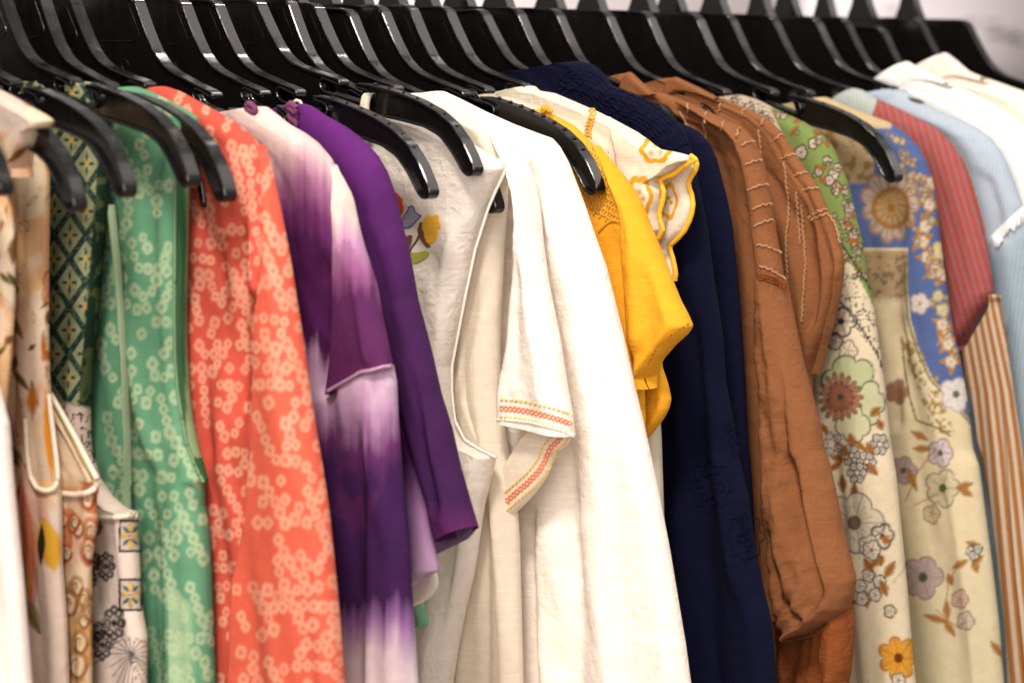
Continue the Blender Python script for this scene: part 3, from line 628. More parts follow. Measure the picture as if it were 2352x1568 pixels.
# ---- white embroidered sleeveless blouse
WHT = (.88, .80, .72)
LINEN = cloth('white_slub_linen', WHT, rough=.9, sheen=.15, slub=.10, trans=.12, wr=.35, wrs=36, weave=700, wb=.35)
LINEN2 = cloth('warm_white_linen', (.88, .785, .66), rough=.9, sheen=.15, slub=.08, trans=.28, wr=.25, wrs=26, weave=800)
G = garment(26, 'embroidered_blouse', 'white sleeveless linen blouse with stitched blue and yellow tulips beside the purple top', 'blouse')
gE = G
def tulip(x, y, D):
    p = Paint(x, y, WHT, 71)
    for poly, col in ((TUL_B, (.62, .62, .72)), (TUL_Y, (.95, .45, .04)), (LEAF_G, (.5, .46, .08)), (TUL_R, (.85, .13, .05)), (BR1, lin(112, 54, 40)), (BR2, lin(112, 54, 40)), (BR3, lin(112, 54, 40))):
        q = np.array(poly, float); inside = np.zeros(len(x), bool); j = len(q)-1
        k = np.nonzero((x > q[:, 0].min()-2) & (x < q[:, 0].max()+2) & (y > q[:, 1].min()-2) & (y < q[:, 1].max()+2))[0]
        ins = np.zeros(len(k), bool)
        for i in range(len(q)):
            yi, yj, xi, xj = q[i, 1], q[j, 1], q[i, 0], q[j, 0]
            c = ((yi > y[k]) != (yj > y[k])) & (x[k] < (xj-xi)*(y[k]-yi)/(yj-yi+1e-9)+xi); ins ^= c; j = i
        inside[k] = ins; p.mix(inside*1.0, col)
    return p
def cc(P): return [(689+.3174*a, 189.5+.3174*b) for a, b in P]
TUL_B = cc([(745, 1040), (740, 1000), (755, 960), (780, 930), (790, 900), (805, 893), (822, 900), (828, 930), (845, 950), (878, 965), (850, 990), (835, 1010), (815, 1030), (800, 1045), (775, 1050), (755, 1055)])
TUL_Y = cc([(885, 1030), (895, 1000), (915, 965), (930, 960), (945, 968), (955, 975), (970, 965), (985, 957), (1005, 965), (1000, 990), (1014, 1020), (1012, 1045), (990, 1060), (998, 1090), (985, 1130), (960, 1160), (935, 1175), (905, 1130), (900, 1080), (885, 1060)])
LEAF_G = [(941, 578), (950, 582), (965, 580), (975, 577), (985, 580), (984, 586), (975, 593), (962, 600), (953, 605), (946, 600), (940, 588)]
TUL_R = cc([(660, 800), (700, 800), (715, 820), (742, 845), (738, 870), (748, 900), (745, 940), (725, 965), (700, 950), (670, 900)])
BR1 = cc([(852, 1070), (870, 1012), (890, 1020), (885, 1060), (905, 1110), (890, 1125), (862, 1120), (858, 1090)])
BR2 = cc([(865, 1120), (895, 1120), (935, 1170), (940, 1190), (915, 1192), (890, 1160)])
BR3 = cc([(770, 1120), (795, 1105), (810, 1112), (805, 1150), (790, 1200), (775, 1200), (765, 1150)])
EM = cloth('embroidered_linen', None, rough=.9, sheen=.15, slub=.08, trans=.22, wr=.4, wrs=42, weave=700, wb=.35)
s = build_sheet('body', down([(858, 300), (868, 272), (876, 264), (935, 272), (1000, 290), (1050, 312), (1092, 335), (1133, 358), (1157, 372), (1163, 388), (1150, 415), (1136, 445), (1121, 481), (1106, 530), (1095, 560), (1083, 610), (1070, 679), (1048, 789), (1037, 844), (1037, 899), (1044, 965), (1066, 1009), (1091, 1024), (1121, 1040), (1142, 1050), (1138, 1066), (1114, 1165), (1099, 1270), (1090, 1325), (1072, 1400), (1056, 1480), (1042, 1568)]),
                1.3835, EM, G, T=.011, Re=.008, wvis=300, paint=tulip, drape=(.002, 70, 30), rough=.0018,
                folds=[([(1035, 500), (1030, 700), (1022, 860)], .003, 16), ([(1000, 1000), (985, 1250), (990, 1568)], .004, 24), ([(1050, 1060), (1030, 1300), (1010, 1568)], -.004, 20), ([(950, 620), (985, 800), (1000, 900)], -.003, 26), ([(1080, 1100), (1060, 1400)], .003, 20)], sag=0)
sE = s
T_ = lambda c: thread('embroidery_thread', c)
TB, TY, TG, TR, TBr, TGr = T_((.06, .08, .34)), T_((1, .5, .04)), T_((.42, .40, .05)), T_((.90, .13, .04)), T_((.22, .07, .04)), T_((.36, .38, .46))
def closed(P): return resample(list(P)+[P[0]], step=3)
def hatch(poly, stepx, ang, inset=0):
    q = np.array(poly); c = q.mean(0); out = []
    ca, sa = math.cos(ang), math.sin(ang); R_ = np.array([[ca, sa], [-sa, ca]]); w = (q-c)@R_.T
    for v in np.arange(w[:, 1].min()+1, w[:, 1].max(), stepx):
        xs = []
        for i in range(len(w)):
            a, b = w[i-1], w[i]
            if (a[1] > v) != (b[1] > v): xs.append(a[0]+(b[0]-a[0])*(v-a[1])/(b[1]-a[1]))
        xs.sort()
        for a, b in zip(xs[::2], xs[1::2]):
            if b-a > 2: out.append((np.array([(a, v), ((a+b)/2, v+.4), (b, v)]))@R_+c)
    return out
def embroider(name, poly, mout, mfill, stepx, rr, angs, parent=None):
    e = empty(name, (0, 0, 0), '', '') if 0 else None
    o = tubes(name, [place(s, closed(poly), .0006)], .00038 if mout is not mfill else .0003, mout, G)
    ls = []
    for a in angs: ls += [place(s, resample(h, step=3), .0005) for h in hatch(poly, stepx, a)]
    if ls: tubes('stitching', ls, rr, mfill, o if False else G)
embroider('blue_tulip', TUL_B, TB, TGr, 5.5, .00022, (.8, -.8))
embroider('yellow_tulip', TUL_Y, TY, TY, 3.2, .00055, (.7,))
embroider('green_leaf', LEAF_G, TG, TG, 4, .0004, (.9,))
embroider('red_tulip', TUL_R, TR, TR, 3.2, .0005, (.7,))
for b_ in (BR1, BR2, BR3): embroider('brown_leaf', b_, TBr, TBr, 3.2, .0005, (.3,))
tubes('stem', [place(s, resample([(963, 540), (955, 556), (945, 568), (940, 582)], step=3), .0006)], .0006, thread('stem_thread', lin(90, 80, 50)), G)
build_sheet('armhole_facing', [(1160, 376), (1172, 383), (1177, 397), (1170, 420), (1157, 447), (1140, 490), (1120, 560), (1105, 620), (1090, 690), (1078, 780), (1074, 850), (1080, 920), (1100, 980), (1125, 1020), (1143, 1048)], 1.405, LINEN2, G,
            L=[(1150, 374), (1140, 395), (1125, 420), (1110, 450), (1100, 480), (1085, 520), (1070, 570), (1055, 640), (1040, 720), (1028, 800), (1024, 860), (1026, 930), (1040, 990), (1080, 1030), (1120, 1050)], T=.004, Re=.004, wvis=60, drape=(.001, 30, 1))
tubes('armhole_binding', [place(s, smooth(resample([(1164, 384), (1152, 412), (1138, 440), (1121, 480), (1106, 528), (1092, 572), (1070, 675), (1049, 785), (1038, 842), (1038, 899), (1045, 965), (1067, 1010), (1092, 1026), (1121, 1041), (1141, 1051)], step=4), 3), .0003)], .0009, thread('white_binding', (.88, .82, .74)), G)
# ---- white blouse with the orange stitched cuff
G = garment(8, 'stitched_cuff_blouse', 'white blouse with short sleeve trimmed in orange crosses and yellow stitch lines', 'blouse')
build_sheet('body', down([(944, 232), (952, 215), (970, 213), (1010, 232), (1050, 252), (1102, 280), (1140, 300), (1160, 340), (1168, 420), (1160, 560), (1150, 760), (1150, 900), (1165, 1020), (1185, 1120), (1194, 1240), (1198, 1400), (1202, 1568)]), HG[8][0]+.0005, LINEN2, G, T=.009, Re=.009, wvis=220, drape=(.0025, 60, 33),
            folds=[([(1165, 1080), (1160, 1300), (1165, 1568)], .004, 22), ([(1115, 1100), (1112, 1568)], -.006, 12), ([(1080, 1200), (1060, 1568)], .004, 16)])
s = build_sheet('sleeve', [(1110, 284), (1135, 298), (1160, 311), (1184, 342), (1197, 367), (1211, 396), (1224, 460), (1237, 533), (1267, 679), (1289, 789), (1306, 899), (1316, 950), (1322, 1004)], HG[8][0]+.002, LINEN, G,
                L=[(1100, 284), (1110, 300), (1130, 330), (1160, 380), (1182, 430), (1190, 480), (1190, 514), (1179, 569), (1168, 680), (1161, 789), (1152, 860), (1146, 913), (1143, 964)], T=.012, Re=.011, Le=.008, wvis=200, off=.008, merge=True, drape=(.002, 60, 34), rough=.001,
                folds=[([(1215, 520), (1235, 760), (1262, 960)], .004, 30), ([(1185, 520), (1180, 900)], -.002, 14), ([(1250, 620), (1280, 960)], -.003, 14), ([(1160, 330), (1195, 450)], .003, 16)])
OR = thread('orange_thread', (1.0, .22, .06)); YL = thread('yellow_thread', (1.0, .62, .10))
def shift(P, d): 
    P = np.array(P); T__ = np.gradient(P, axis=0); T__ /= np.linalg.norm(T__, axis=1)[:, None]; return P+d*np.c_[-T__[:, 1], T__[:, 0]]
def zig(P, amp, per, ph):
    P = resample(P, step=1.6); s_ = np.arange(len(P))*1.6; return shift(P, 0)+(amp*np.sin(2*math.pi*s_/per+ph))[:, None]*(shift(P, 1)-P)
def trim(sf, mid, w, G, dash=8):
    mid = smooth(resample(mid, step=4), 4)
    tubes('orange_cross_stitch', [place(sf, zig(mid, 5.2, 20, 0), .0006), place(sf, zig(mid, 5.2, 20, math.pi), .0007)], .00042, OR, G)
    for d in (-w, w):
        e = resample(shift(mid, d), step=2.2); segs = [place(sf, e[i:i+4], .0007) for i in range(0, len(e)-4, 5)]
        tubes('yellow_stitch_line', segs, .0006, YL, G)
trim(s, [(1147, 937), (1180, 939), (1215, 944), (1250, 953), (1285, 963), (1314, 974)], 20, G)
tubes('cuff_edge', [place(s, smooth(resample([(1144, 962), (1180, 965), (1215, 969), (1250, 977), (1285, 986), (1318, 1001)], step=4), 2), .0002)], .0012, thread('white_hem', (.88, .82, .74)), G)
s2 = build_sheet('sleeve_underside', [(1318, 994), (1316, 1000), (1306, 1020), (1288, 1036), (1272, 1046), (1269, 1062), (1266, 1080), (1250, 1108), (1227, 1139), (1206, 1160), (1189, 1176), (1165, 1200), (1140, 1222), (1128, 1234), (1118, 1240)], HG[8][0]+.012, LINEN2, G,
                 L=[(1240, 960), (1230, 970), (1215, 985), (1200, 1000), (1190, 1010), (1180, 1025), (1170, 1045), (1155, 1070), (1145, 1095), (1135, 1115), (1125, 1135), (1118, 1155), (1114, 1180), (1112, 1205), (1112, 1230)], T=.004, Re=.003, wvis=130, drape=(.0006, 60, 3), off=.012)
trim(s2, [(1294, 992), (1284, 1010), (1262, 1030), (1254, 1054), (1240, 1078), (1216, 1104), (1186, 1130), (1154, 1158), (1130, 1180), (1118, 1200)], 17, G)
# ---- long plain white linen shirt
G = garment(9, 'long_white_shirt', 'long plain white linen shirt with a gathered shoulder, left of the yellow blouse', 'shirt')
s9 = build_sheet('body', down([(1000, 238), (1006, 216), (1020, 208), (1054, 224), (1117, 256), (1181, 285), (1244, 309), (1270, 318), (1288, 338), (1308, 374), (1330, 431), (1349, 482), (1371, 548), (1395, 613), (1421, 716), (1443, 807), (1461, 891), (1479, 965), (1494, 1033), (1518, 1146), (1540, 1259), (1559, 1373), (1578, 1486), (1589, 1568)]), HG[9][0]+.0015, LINEN, G,
                 T=.012, Re=.014, wvis=420, drape=(.0030, 75, 36), rough=.0012,
                 folds=[([(1262, 330), (1300, 480), (1345, 700), (1390, 1000), (1410, 1300), (1422, 1568)], .012, 90, 'left'), ([(1290, 400), (1345, 620), (1400, 900)], .004, 16), ([(1300, 900), (1320, 1200), (1345, 1568)], -.007, 26), ([(1250, 1140), (1238, 1300), (1257, 1568)], .010, 60, 'right'), ([(1225, 1140), (1225, 1568)], -.012, 22),
                        ([(1225, 360), (1212, 430), (1230, 560)], -.005, 12), ([(1240, 330), (1255, 420), (1290, 560)], .003, 9), ([(1270, 335), (1300, 440), (1330, 560)], .003, 8), ([(1470, 1100), (1510, 1568)], -.003, 30), ([(1360, 650), (1400, 800)], -.003, 16)])
tubes('shoulder_seam', [place(s9, smooth(resample([(1244, 311), (1236, 330), (1226, 352), (1216, 378), (1210, 396)], step=3), 1), .0002)], .0006, thread('white_seam', (.86, .8, .72)), G)
# ---- mustard yellow blouse
YEL = cloth('mustard_cotton', (.72, .33, .022), rough=.85, sheen=.3, slub=.06, weave=1000, wb=.4, wr=.3, wrs=34)
G = garment(11, 'yellow_blouse', 'mustard yellow blouse with a waffle stitched shoulder and short flared sleeve', 'blouse')
gy = build_sheet('body', down([(1226, 268), (1234, 255), (1256, 249), (1272, 262), (1322, 290), (1361, 330), (1405, 378), (1440, 429), (1462, 480), (1475, 600), (1478, 800), (1484, 960), (1480, 1200), (1490, 1568)]), HG[11][0]+.0015, YEL, G, T=.008, Re=.010, wvis=190, drape=(.003, 60, 41),
                 folds=[([(1415, 520), (1440, 760), (1490, 960)], -.006, 16)])
sy = build_sheet('sleeve', [(1370, 334), (1407, 378), (1444, 428), (1473, 470), (1493, 511), (1508, 544), (1530, 598), (1552, 657), (1567, 694), (1582, 722), (1594, 750), (1586, 765), (1570, 780), (1552, 796), (1538, 812), (1523, 827), (1508, 848), (1494, 868), (1484, 888)], HG[11][0]+.003, YEL, G,
                 L=[(1366, 336), (1385, 375), (1400, 410), (1412, 440), (1420, 470), (1424, 520), (1428, 580), (1432, 640), (1436, 700), (1440, 740), (1444, 780), (1448, 800), (1452, 815), (1456, 830), (1460, 840), (1464, 850), (1468, 862), (1472, 876), (1478, 892)], T=.011, Re=.009, Le=.008, wvis=170, off=.006, merge=True, drape=(.0018, 60, 42),
                 folds=[([(1450, 470), (1455, 650), (1462, 820)], .004, 18), ([(1500, 600), (1490, 720), (1480, 840)], -.002, 26)])
build_sheet('sleeve_underside', [(1520, 820), (1523, 848), (1530, 866), (1536, 885), (1543, 918), (1538, 939), (1530, 955), (1519, 972), (1505, 990), (1490, 1007)], HG[11][0]+.018, YEL, G, L=[(1440, 800), (1440, 830), (1440, 860), (1440, 885), (1440, 910), (1440, 930), (1440, 950), (1440, 970), (1440, 990), (1450, 1010)], T=.005, Re=.005, wvis=90, drape=(.001, 60, 4))
YT = thread('mustard_thread', lin(252, 190, 60))
lines = []
r = np.random.RandomState(5)
for i in range(-2, 16):
    for j in range(-3, 16):
        for a, b in (((0, 0), (10, 9)), ((6, -8), (-3, 12))):
            x0 = 1328+i*13.5+j*4.0; y0 = 375+j*16.5+i*7.5
            xe = np.interp(y0, [300, 352, 400, 470, 520], [1320, 1375, 1405, 1425, 1424]); 
            if x0 < 1318 or x0 > xe-4 or y0 > 528-(x0-1380)*-.35+(-30 if x0 < 1400 else -45) or y0 < 330: continue
            q = [(x0+a[0]-2, y0+a[1]-2), (x0+(a[0]+b[0])/2, y0+(a[1]+b[1])/2), (x0+b[0], y0+b[1])]; lines.append(place(gy, q, .0006))
tubes('waffle_stitching', lines, .00055, YT, G)
tubes('yoke_seam', [place(gy, smooth(resample([(1424, 455), (1425, 490), (1424, 512), (1416, 507), (1404, 507), (1390, 516), (1374, 532)], step=3), 2), .0008)], .0008, YT, G)
e = smooth(resample([(1583, 742), (1560, 757), (1535, 775), (1512, 792), (1495, 820), (1482, 850)], step=3), 2)
tubes('hem_stitch', [place(sy, e[i:i+3], .0004) for i in range(0, len(e)-3, 4)], .0004, thread('dark_mustard_thread', lin(205, 130, 10)), G)
lines = []
for k in range(5):
    pts = [(1252+6*math.cos(t+k)*(1+.2*k)+k, 249+5*math.sin(t*2+k)+k*1.3) for t in np.linspace(0, 6.28, 12)]; q = rays(pts); lines.append(q*((HG[11][0]-.016-.001*k)/q[:, :1]))
tubes('hanging_loop', lines, .0012, YT, G)
# ---- cream blouse with scalloped yellow sleeve
CRM = cloth('cream_gauze', None, rough=.9, sheen=.2, weave=1100, wb=.45, wr=.25, trans=.1)
G = garment(12, 'scalloped_blouse', 'cream blouse with yellow flower embroidery and scalloped yellow sleeve edge', 'blouse')
YO = lin(244, 182, 40); CB = (.74, .66, .53)
def crm(x, y, D):
    p = Paint(x, y, CB, 81)
    def blob(cx, cy, r, n, asp=1.0):
        dx = x-cx; dy = (y-cy)/asp; rho = np.hypot(dx, dy); th = np.arctan2(dy, dx); R = r*(.84+.16*np.abs(np.cos(n*th/2)))
        p.mix(sm((R-rho)/2.5)*sm((rho-R*.62)/2.5), YO)
        for a in range(3):
            cx2, cy2 = cx+r*.3*math.cos(a*2.1+.5), cy+r*.3*math.sin(a*2.1+.5); rr = np.hypot(x-cx2, y-cy2); p.mix(.8*np.exp(-((rr-r*.13)/2)**2), YO); p.mix(sm((3-rr)/1.5), lin(200, 140, 30))
    blob(1506, 345, 40, 6, .85); blob(1468, 452, 34, 6, 1.6); blob(1535, 462, 24, 5, 2.0)
    return p
s11 = build_sheet('body', down([(1176, 232), (1183, 214), (1200, 203), (1216, 203), (1229, 196), (1240, 208), (1276, 214), (1322, 234), (1375, 257), (1421, 280), (1464, 303), (1493, 323), (1510, 340), (1515, 380), (1512, 450), (1506, 560), (1500, 700), (1520, 1000), (1540, 1568)]), HG[12][0]+.0015, CRM, G, T=.009, Re=.009, wvis=230, drape=(.002, 60, 51), paint=crm)
s11b = build_sheet('sleeve', [(1395, 268), (1421, 280), (1464, 303), (1493, 323), (1520, 343), (1546, 347), (1570, 352), (1586, 357), (1600, 366), (1594, 372), (1580, 374), (1569, 382), (1556, 394), (1543, 402), (1528, 406), (1516, 412), (1520, 425), (1526, 440), (1523, 462), (1516, 488), (1517, 505), (1524, 527), (1512, 550)], HG[12][0]+.003, CRM, G,
                   L=[(1390, 268), (1395, 285), (1400, 300), (1404, 320), (1408, 335), (1410, 350), (1412, 365), (1414, 380), (1416, 395), (1418, 410), (1420, 420), (1422, 430), (1424, 440), (1426, 450), (1428, 458), (1430, 466), (1432, 475), (1434, 485), (1436, 495), (1438, 510), (1440, 525), (1442, 540), (1446, 560)], T=.009, Re=.006, wvis=170, off=.008, merge=True, drape=(.0012, 60, 52), paint=crm,
                   folds=[([(1440, 380), (1455, 560)], .003, 20)])
s11c = build_sheet('sleeve_flounce', [(1596, 366), (1602, 378), (1598, 392), (1590, 405), (1583, 420), (1584, 432), (1590, 448), (1594, 470), (1591, 490), (1585, 508), (1574, 530), (1558, 548), (1540, 563), (1540, 575), (1546, 592), (1552, 615), (1554, 632), (1550, 644)], HG[12][0]+.012, CRM, G,
                   L=[(1500, 350), (1490, 380), (1490, 392), (1490, 405), (1490, 420), (1490, 432), (1490, 448), (1490, 470), (1490, 490), (1490, 508), (1490, 530), (1490, 548), (1490, 563), (1490, 575), (1495, 592), (1505, 615), (1520, 632), (1540, 646)], T=.005, Re=.005, wvis=110, drape=(.001, 60, 53), paint=crm)
def rope(sf, pts, r, mat, G, nm='scalloped_edging'):
    q = place(sf, smooth(resample(pts, step=1.6), 2), .0003); rr = r*(1+.12*np.sin(np.arange(len(q))*2.1)); tubes(nm, [(q, rr)], r, mat, G, 8)
ED = thread('yellow_edging', (.95, .48, .02))
rope(s11b, [(1586, 358), (1599, 367), (1588, 372), (1569, 383), (1556, 395), (1543, 403), (1528, 407), (1516, 413), (1520, 425), (1525, 440), (1522, 462), (1515, 488), (1516, 505), (1523, 527), (1512, 548)], .0016, ED, G)
rope(s11c, [(1597, 367), (1601, 378), (1597, 392), (1588, 405), (1581, 420), (1583, 432), (1589, 448), (1592, 470), (1589, 490), (1583, 508), (1572, 530), (1556, 548), (1539, 563), (1539, 575), (1545, 592), (1550, 615), (1552, 632), (1549, 643)], .0016, ED, G)
q = resample([(1358, 250), (1362, 262), (1358, 275), (1352, 290), (1350, 305), (1352, 318)], step=6)
tubes('crochet_insert', [place(s11, zig(q, 7, 16, 0), .0006), place(s11, zig(q, 7, 16, math.pi), .0008)], .0006, YT, G)
tubes('seam', [place(s11, smooth(resample([(1415, 280), (1405, 300), (1399, 325), (1397, 350)], step=3), 1), .0005)], .0005, thread('cream_seam', (.72, .64, .5)), G)
# ---- navy dresses
def navy(name): return cloth(name, lin(14, 17, 44), rough=.9, sheen=.1, spec=.08, weave=800, wb=.5, wr=.3, wrs=30, var=.1)
G = garment(13, 'smocked_navy_dress', 'navy dress with crinkled smocked shoulder and eyelet embroidery', 'dress')
NV = navy('navy_cotton')
fl = [([(1640, 560), (1660, 1000), (1700, 1400)], .005, 24), ([(1590, 600), (1600, 1000), (1640, 1568)], -.006, 26), ([(1560, 800), (1560, 1568)], .003, 20)]
s12 = build_sheet('body', down([(1284, 190), (1290, 166), (1305, 149), (1335, 140), (1365, 148), (1384, 165), (1407, 195), (1440, 208), (1487, 227), (1520, 247), (1553, 274), (1572, 300), (1586, 330), (1594, 360), (1605, 412), (1615, 462), (1629, 533), (1640, 624), (1651, 697), (1662, 771), (1670, 880), (1684, 954), (1695, 1033), (1722, 1146), (1737, 1259), (1756, 1354), (1775, 1429), (1788, 1568)]), HG[13][0]+.0015, NV, G, T=.011, Re=.013, wvis=300, drape=(.003, 50, 61), folds=fl)
# crinkled smocking: raised rows following the shoulder
lines = []
sh = [(1296, 168), (1330, 160), (1372, 172), (1400, 204), (1440, 216), (1487, 235), (1520, 256), (1548, 282), (1566, 306), (1578, 330)]
r = np.random.RandomState(8)
for k in range(11):
    P = smooth(resample(sh, step=4), 3); P = P+np.array([-.55, 1.0])*k*8.2; P = P[: max(12, int(len(P)*(1-.015*k)))]
    P[:, 1] += 2.4*np.sin(np.arange(len(P))*1.1+k*2)+r.randn(len(P))*.8
    q = place(s12, P, -.0004); lines.append((q, .0011*(1+.35*np.sin(np.arange(len(q))*.9+k))))
tubes('smocking', lines, .0012, NV, G, 8)
eye = []
def eyelet(sf, cx, cy, r, L_):
    for rr in (r, r*1.5): L_.append(place(sf, [(cx+rr*math.cos(t), cy+rr*1.2*math.sin(t)) for t in np.linspace(0, 6.283, 12)], .0003))
for cx, cy in ((1622, 1085), (1645, 1078), (1606, 1110), (1618, 1140), (1656, 1118), (1642, 1150), (1712, 1215), (1718, 1245), (1704, 1235), (1674, 980), (1683, 1010), (1690, 1035), (1700, 1190), (1722, 1270)): eyelet(s12, cx, cy, 6.5, eye)
for cx, cy, R_ in ((1632, 1115, 44), (1712, 1232, 40)):
    eye.append(place(s12, [(cx+R_*math.cos(t)*(1+.12*math.cos(8*t)), cy+R_*1.25*math.sin(t)*(1+.12*math.cos(8*t))) for t in np.linspace(0, 6.283, 90)], .0003))
tubes('eyelet_embroidery', eye, .00038, NV, G)
G = garment(14, 'plain_navy_dress', 'plain dark navy dress directly behind the smocked navy dress, left of the rust blouses', 'dress')
build_sheet('body', down([(1480, 300), (1530, 272), (1560, 280), (1585, 290), (1609, 303), (1632, 330), (1648, 363), (1661, 412), (1673, 459), (1684, 514), (1692, 588), (1699, 661), (1706, 752), (1714, 862), (1719, 972), (1723, 1033), (1729, 1090), (1735, 1203), (1742, 1568)]), HG[14][0]+.0015, navy('dark_navy_cotton'), G, T=.010, Re=.013, wvis=170, drape=(.003, 50, 62), folds=[([(1650, 480), (1690, 1000)], -.004, 12)])
# ---- rust blouses
RUST = cloth('rust_voile', lin(158, 104, 68), rough=.9, sheen=.2, weave=1200, wb=.3, wr=.35, wrs=44, trans=.10, var=.1)
RST = thread('pale_thread', lin(196, 148, 106))
def wav(P, a=1.6): P = smooth(resample(P, step=2.2), 2); P = P.copy(); P[:, 0] += a*np.sin(np.arange(len(P))*1.15); P[:, 1] += a*np.cos(np.arange(len(P))*.9); return P
G = garment(15, 'balloon_sleeve_blouse', 'rust brown blouse with long gathered balloon sleeve bunched at the wrist', 'blouse')
b13 = build_sheet('body', down([(1424, 222), (1431, 196), (1441, 170), (1450, 167), (1470, 185), (1497, 211), (1530, 214), (1569, 231), (1619, 254), (1668, 277), (1698, 290), (1731, 320), (1749, 363), (1764, 422), (1770, 520), (1765, 640), (1760, 800), (1768, 1000), (1780, 1400), (1790, 1568)]), HG[15][0]+.010, RUST, G, T=.007, Re=.010, wvis=170, drape=(.003, 45, 71),
                  folds=[([(1700, 360), (1735, 640), (1740, 900)], -.006, 20)])
s13 = build_sheet('upper_sleeve', [(1560, 228), (1619, 253), (1668, 276), (1698, 288), (1731, 320), (1751, 362), (1767, 422), (1776, 470), (1780, 500), (1790, 558), (1800, 610), (1806, 655)], HG[15][0]+.0005, RUST, G,
                  L=[(1556, 240), (1600, 262), (1640, 286), (1672, 306), (1690, 330), (1702, 380), (1712, 430), (1718, 480), (1722, 515), (1727, 560), (1733, 600), (1737, 645)], T=.010, Re=.008, Le=.006, wvis=80, off=.006, merge=True, drape=(.001, 30, 72), rough=.0012)
bal = build_sheet('balloon_sleeve', [(1803, 640), (1809, 664), (1823, 716), (1837, 771), (1850, 826), (1870, 899), (1889, 972), (1900, 1033), (1913, 1071), (1930, 1146), (1945, 1222), (1964, 1297), (1973, 1335), (1970, 1370), (1960, 1400), (1935, 1424), (1911, 1437), (1880, 1452), (1854, 1461)], HG[15][0]+.0005, RUST, G,
                  L=[(1737, 640), (1731, 665), (1727, 700), (1726, 760), (1728, 820), (1732, 890), (1736, 960), (1742, 1020), (1744, 1080), (1746, 1150), (1746, 1220), (1750, 1290), (1755, 1340), (1762, 1370), (1768, 1400), (1776, 1425), (1783, 1440), (1792, 1452), (1812, 1466)], T=.016, Re=.014, Le=.010, wvis=230, off=.008, drape=(.004, 36, 73), rough=.0026,
                  folds=[([(1745, 650), (1770, 900), (1790, 1150)], .006, 10), ([(1762, 650), (1790, 800), (1800, 1050)], -.005, 9), ([(1775, 650), (1830, 900), (1870, 1200), (1900, 1420)], .005, 18), ([(1790, 1000), (1830, 1200), (1900, 1400)], -.008, 18), ([(1780, 1100), (1800, 1300), (1840, 1440)], .008, 16), ([(1885, 1050), (1925, 1250), (1940, 1420)], -.006, 14), ([(1790, 655), (1815, 760)], .004, 8), ([(1752, 1200), (1790, 1380), (1850, 1455)], -.006, 14)])
CUFM = cloth('rust_cuff', lin(150, 84, 46), rough=.9, weave=1200, wr=.6, wrs=60)
build_sheet('cuff', down([(1960, 1390), (1968, 1420), (1966, 1467), (1963, 1505), (1958, 1540), (1950, 1568)], 0), HG[15][0]+.008, CUFM, G, L=[(1900, 1430), (1885, 1450), (1880, 1480), (1876, 1510), (1880, 1540), (1884, 1568), (1890, 1900)], T=.012, Re=.010, Le=.008, wvis=90, drape=(.004, 22, 75), rough=.002, off=.006)
build_sheet('lower_sleeve', down([(1900, 1430), (1915, 1460), (1910, 1500), (1900, 1568)], 0), HG[15][0]+.016, CUFM, G, L=[(1760, 1420), (1775, 1450), (1782, 1500), (1786, 1568), (1790, 1900)], T=.008, Re=.008, wvis=140, drape=(.005, 20, 76), rough=.002)
L_ = []
for (a, b) in (((1622, 256), (1618, 284)), ((1664, 277), (1656, 300)), ((1700, 292), (1690, 318)), ((1735, 326), (1702, 334)), ((1752, 368), (1706, 382)), ((1767, 424), (1716, 438)), ((1775, 468), (1722, 484)), ((1778, 505), (1728, 522)), ((1795, 580), (1732, 562)), ((1804, 640), (1740, 610)), ((1578, 236), (1580, 258))):
    L_.append(place(s13, wav([a, ((a[0]+b[0])/2, (a[1]+b[1])/2-5), b]), .0007))
L_ += [place(b13, wav(P), .0008) for P in ([(1560, 256), (1585, 300), (1600, 330)], [(1612, 280), (1622, 312), (1615, 340)])]
tubes('decorative_stitching', L_, .0007, RST, G)
g_ = [place(bal, smooth(resample([(1740, 628+k*6), (1760, 632+k*6), (1785, 640+k*6), (1805, 652+k*6)], step=3), 1), .0006) for k in range(3)]
tubes('gathering_thread', g_, .0008, CUFM, G)
G = garment(16, 'cuffed_rust_blouse', 'rust brown blouse with a short folded cuff sleeve and rows of pale wavy stitches', 'blouse')
b14 = build_sheet('body', down([(1526, 220), (1533, 198), (1542, 182), (1556, 178), (1605, 201), (1652, 226), (1708, 247), (1764, 273), (1800, 306), (1828, 356), (1853, 395), (1876, 425), (1894, 462), (1911, 504), (1925, 556), (1934, 600), (1934, 630), (1925, 680), (1912, 730), (1896, 785), (1880, 830), (1870, 870), (1874, 1000), (1900, 1568)]), HG[16][0]+.004, RUST, G, T=.010, Re=.010, wvis=200, drape=(.004, 38, 81),
                  folds=[([(1790, 420), (1830, 640), (1850, 840)], .005, 12), ([(1830, 430), (1862, 600), (1868, 780)], -.008, 20), ([(1890, 520), (1900, 640), (1880, 800)], -.004, 12), ([(1870, 520), (1886, 640), (1870, 820)], .004, 14), ([(1770, 500), (1800, 760)], -.005, 12)])
s14 = build_sheet('sleeve', [(1640, 220), (1708, 246), (1764, 272), (1800, 305), (1830, 355), (1856, 394), (1879, 424), (1896, 461), (1906, 485), (1915, 504), (1929, 555), (1938, 591), (1939, 617), (1931, 668), (1922, 708), (1907, 763), (1886, 826), (1875, 856)], HG[16][0]+.002, RUST, G,
                  L=[(1636, 232), (1690, 262), (1740, 290), (1770, 330), (1790, 370), (1810, 405), (1830, 440), (1850, 475), (1860, 500), (1870, 520), (1893, 560), (1910, 600), (1914, 640), (1908, 690), (1900, 725), (1892, 760), (1880, 810), (1872, 857)], T=.005, Re=.005, Le=.002, wvis=90, off=.001, merge=True, drape=(.0018, 26, 82), rough=.0014)
L_ = []
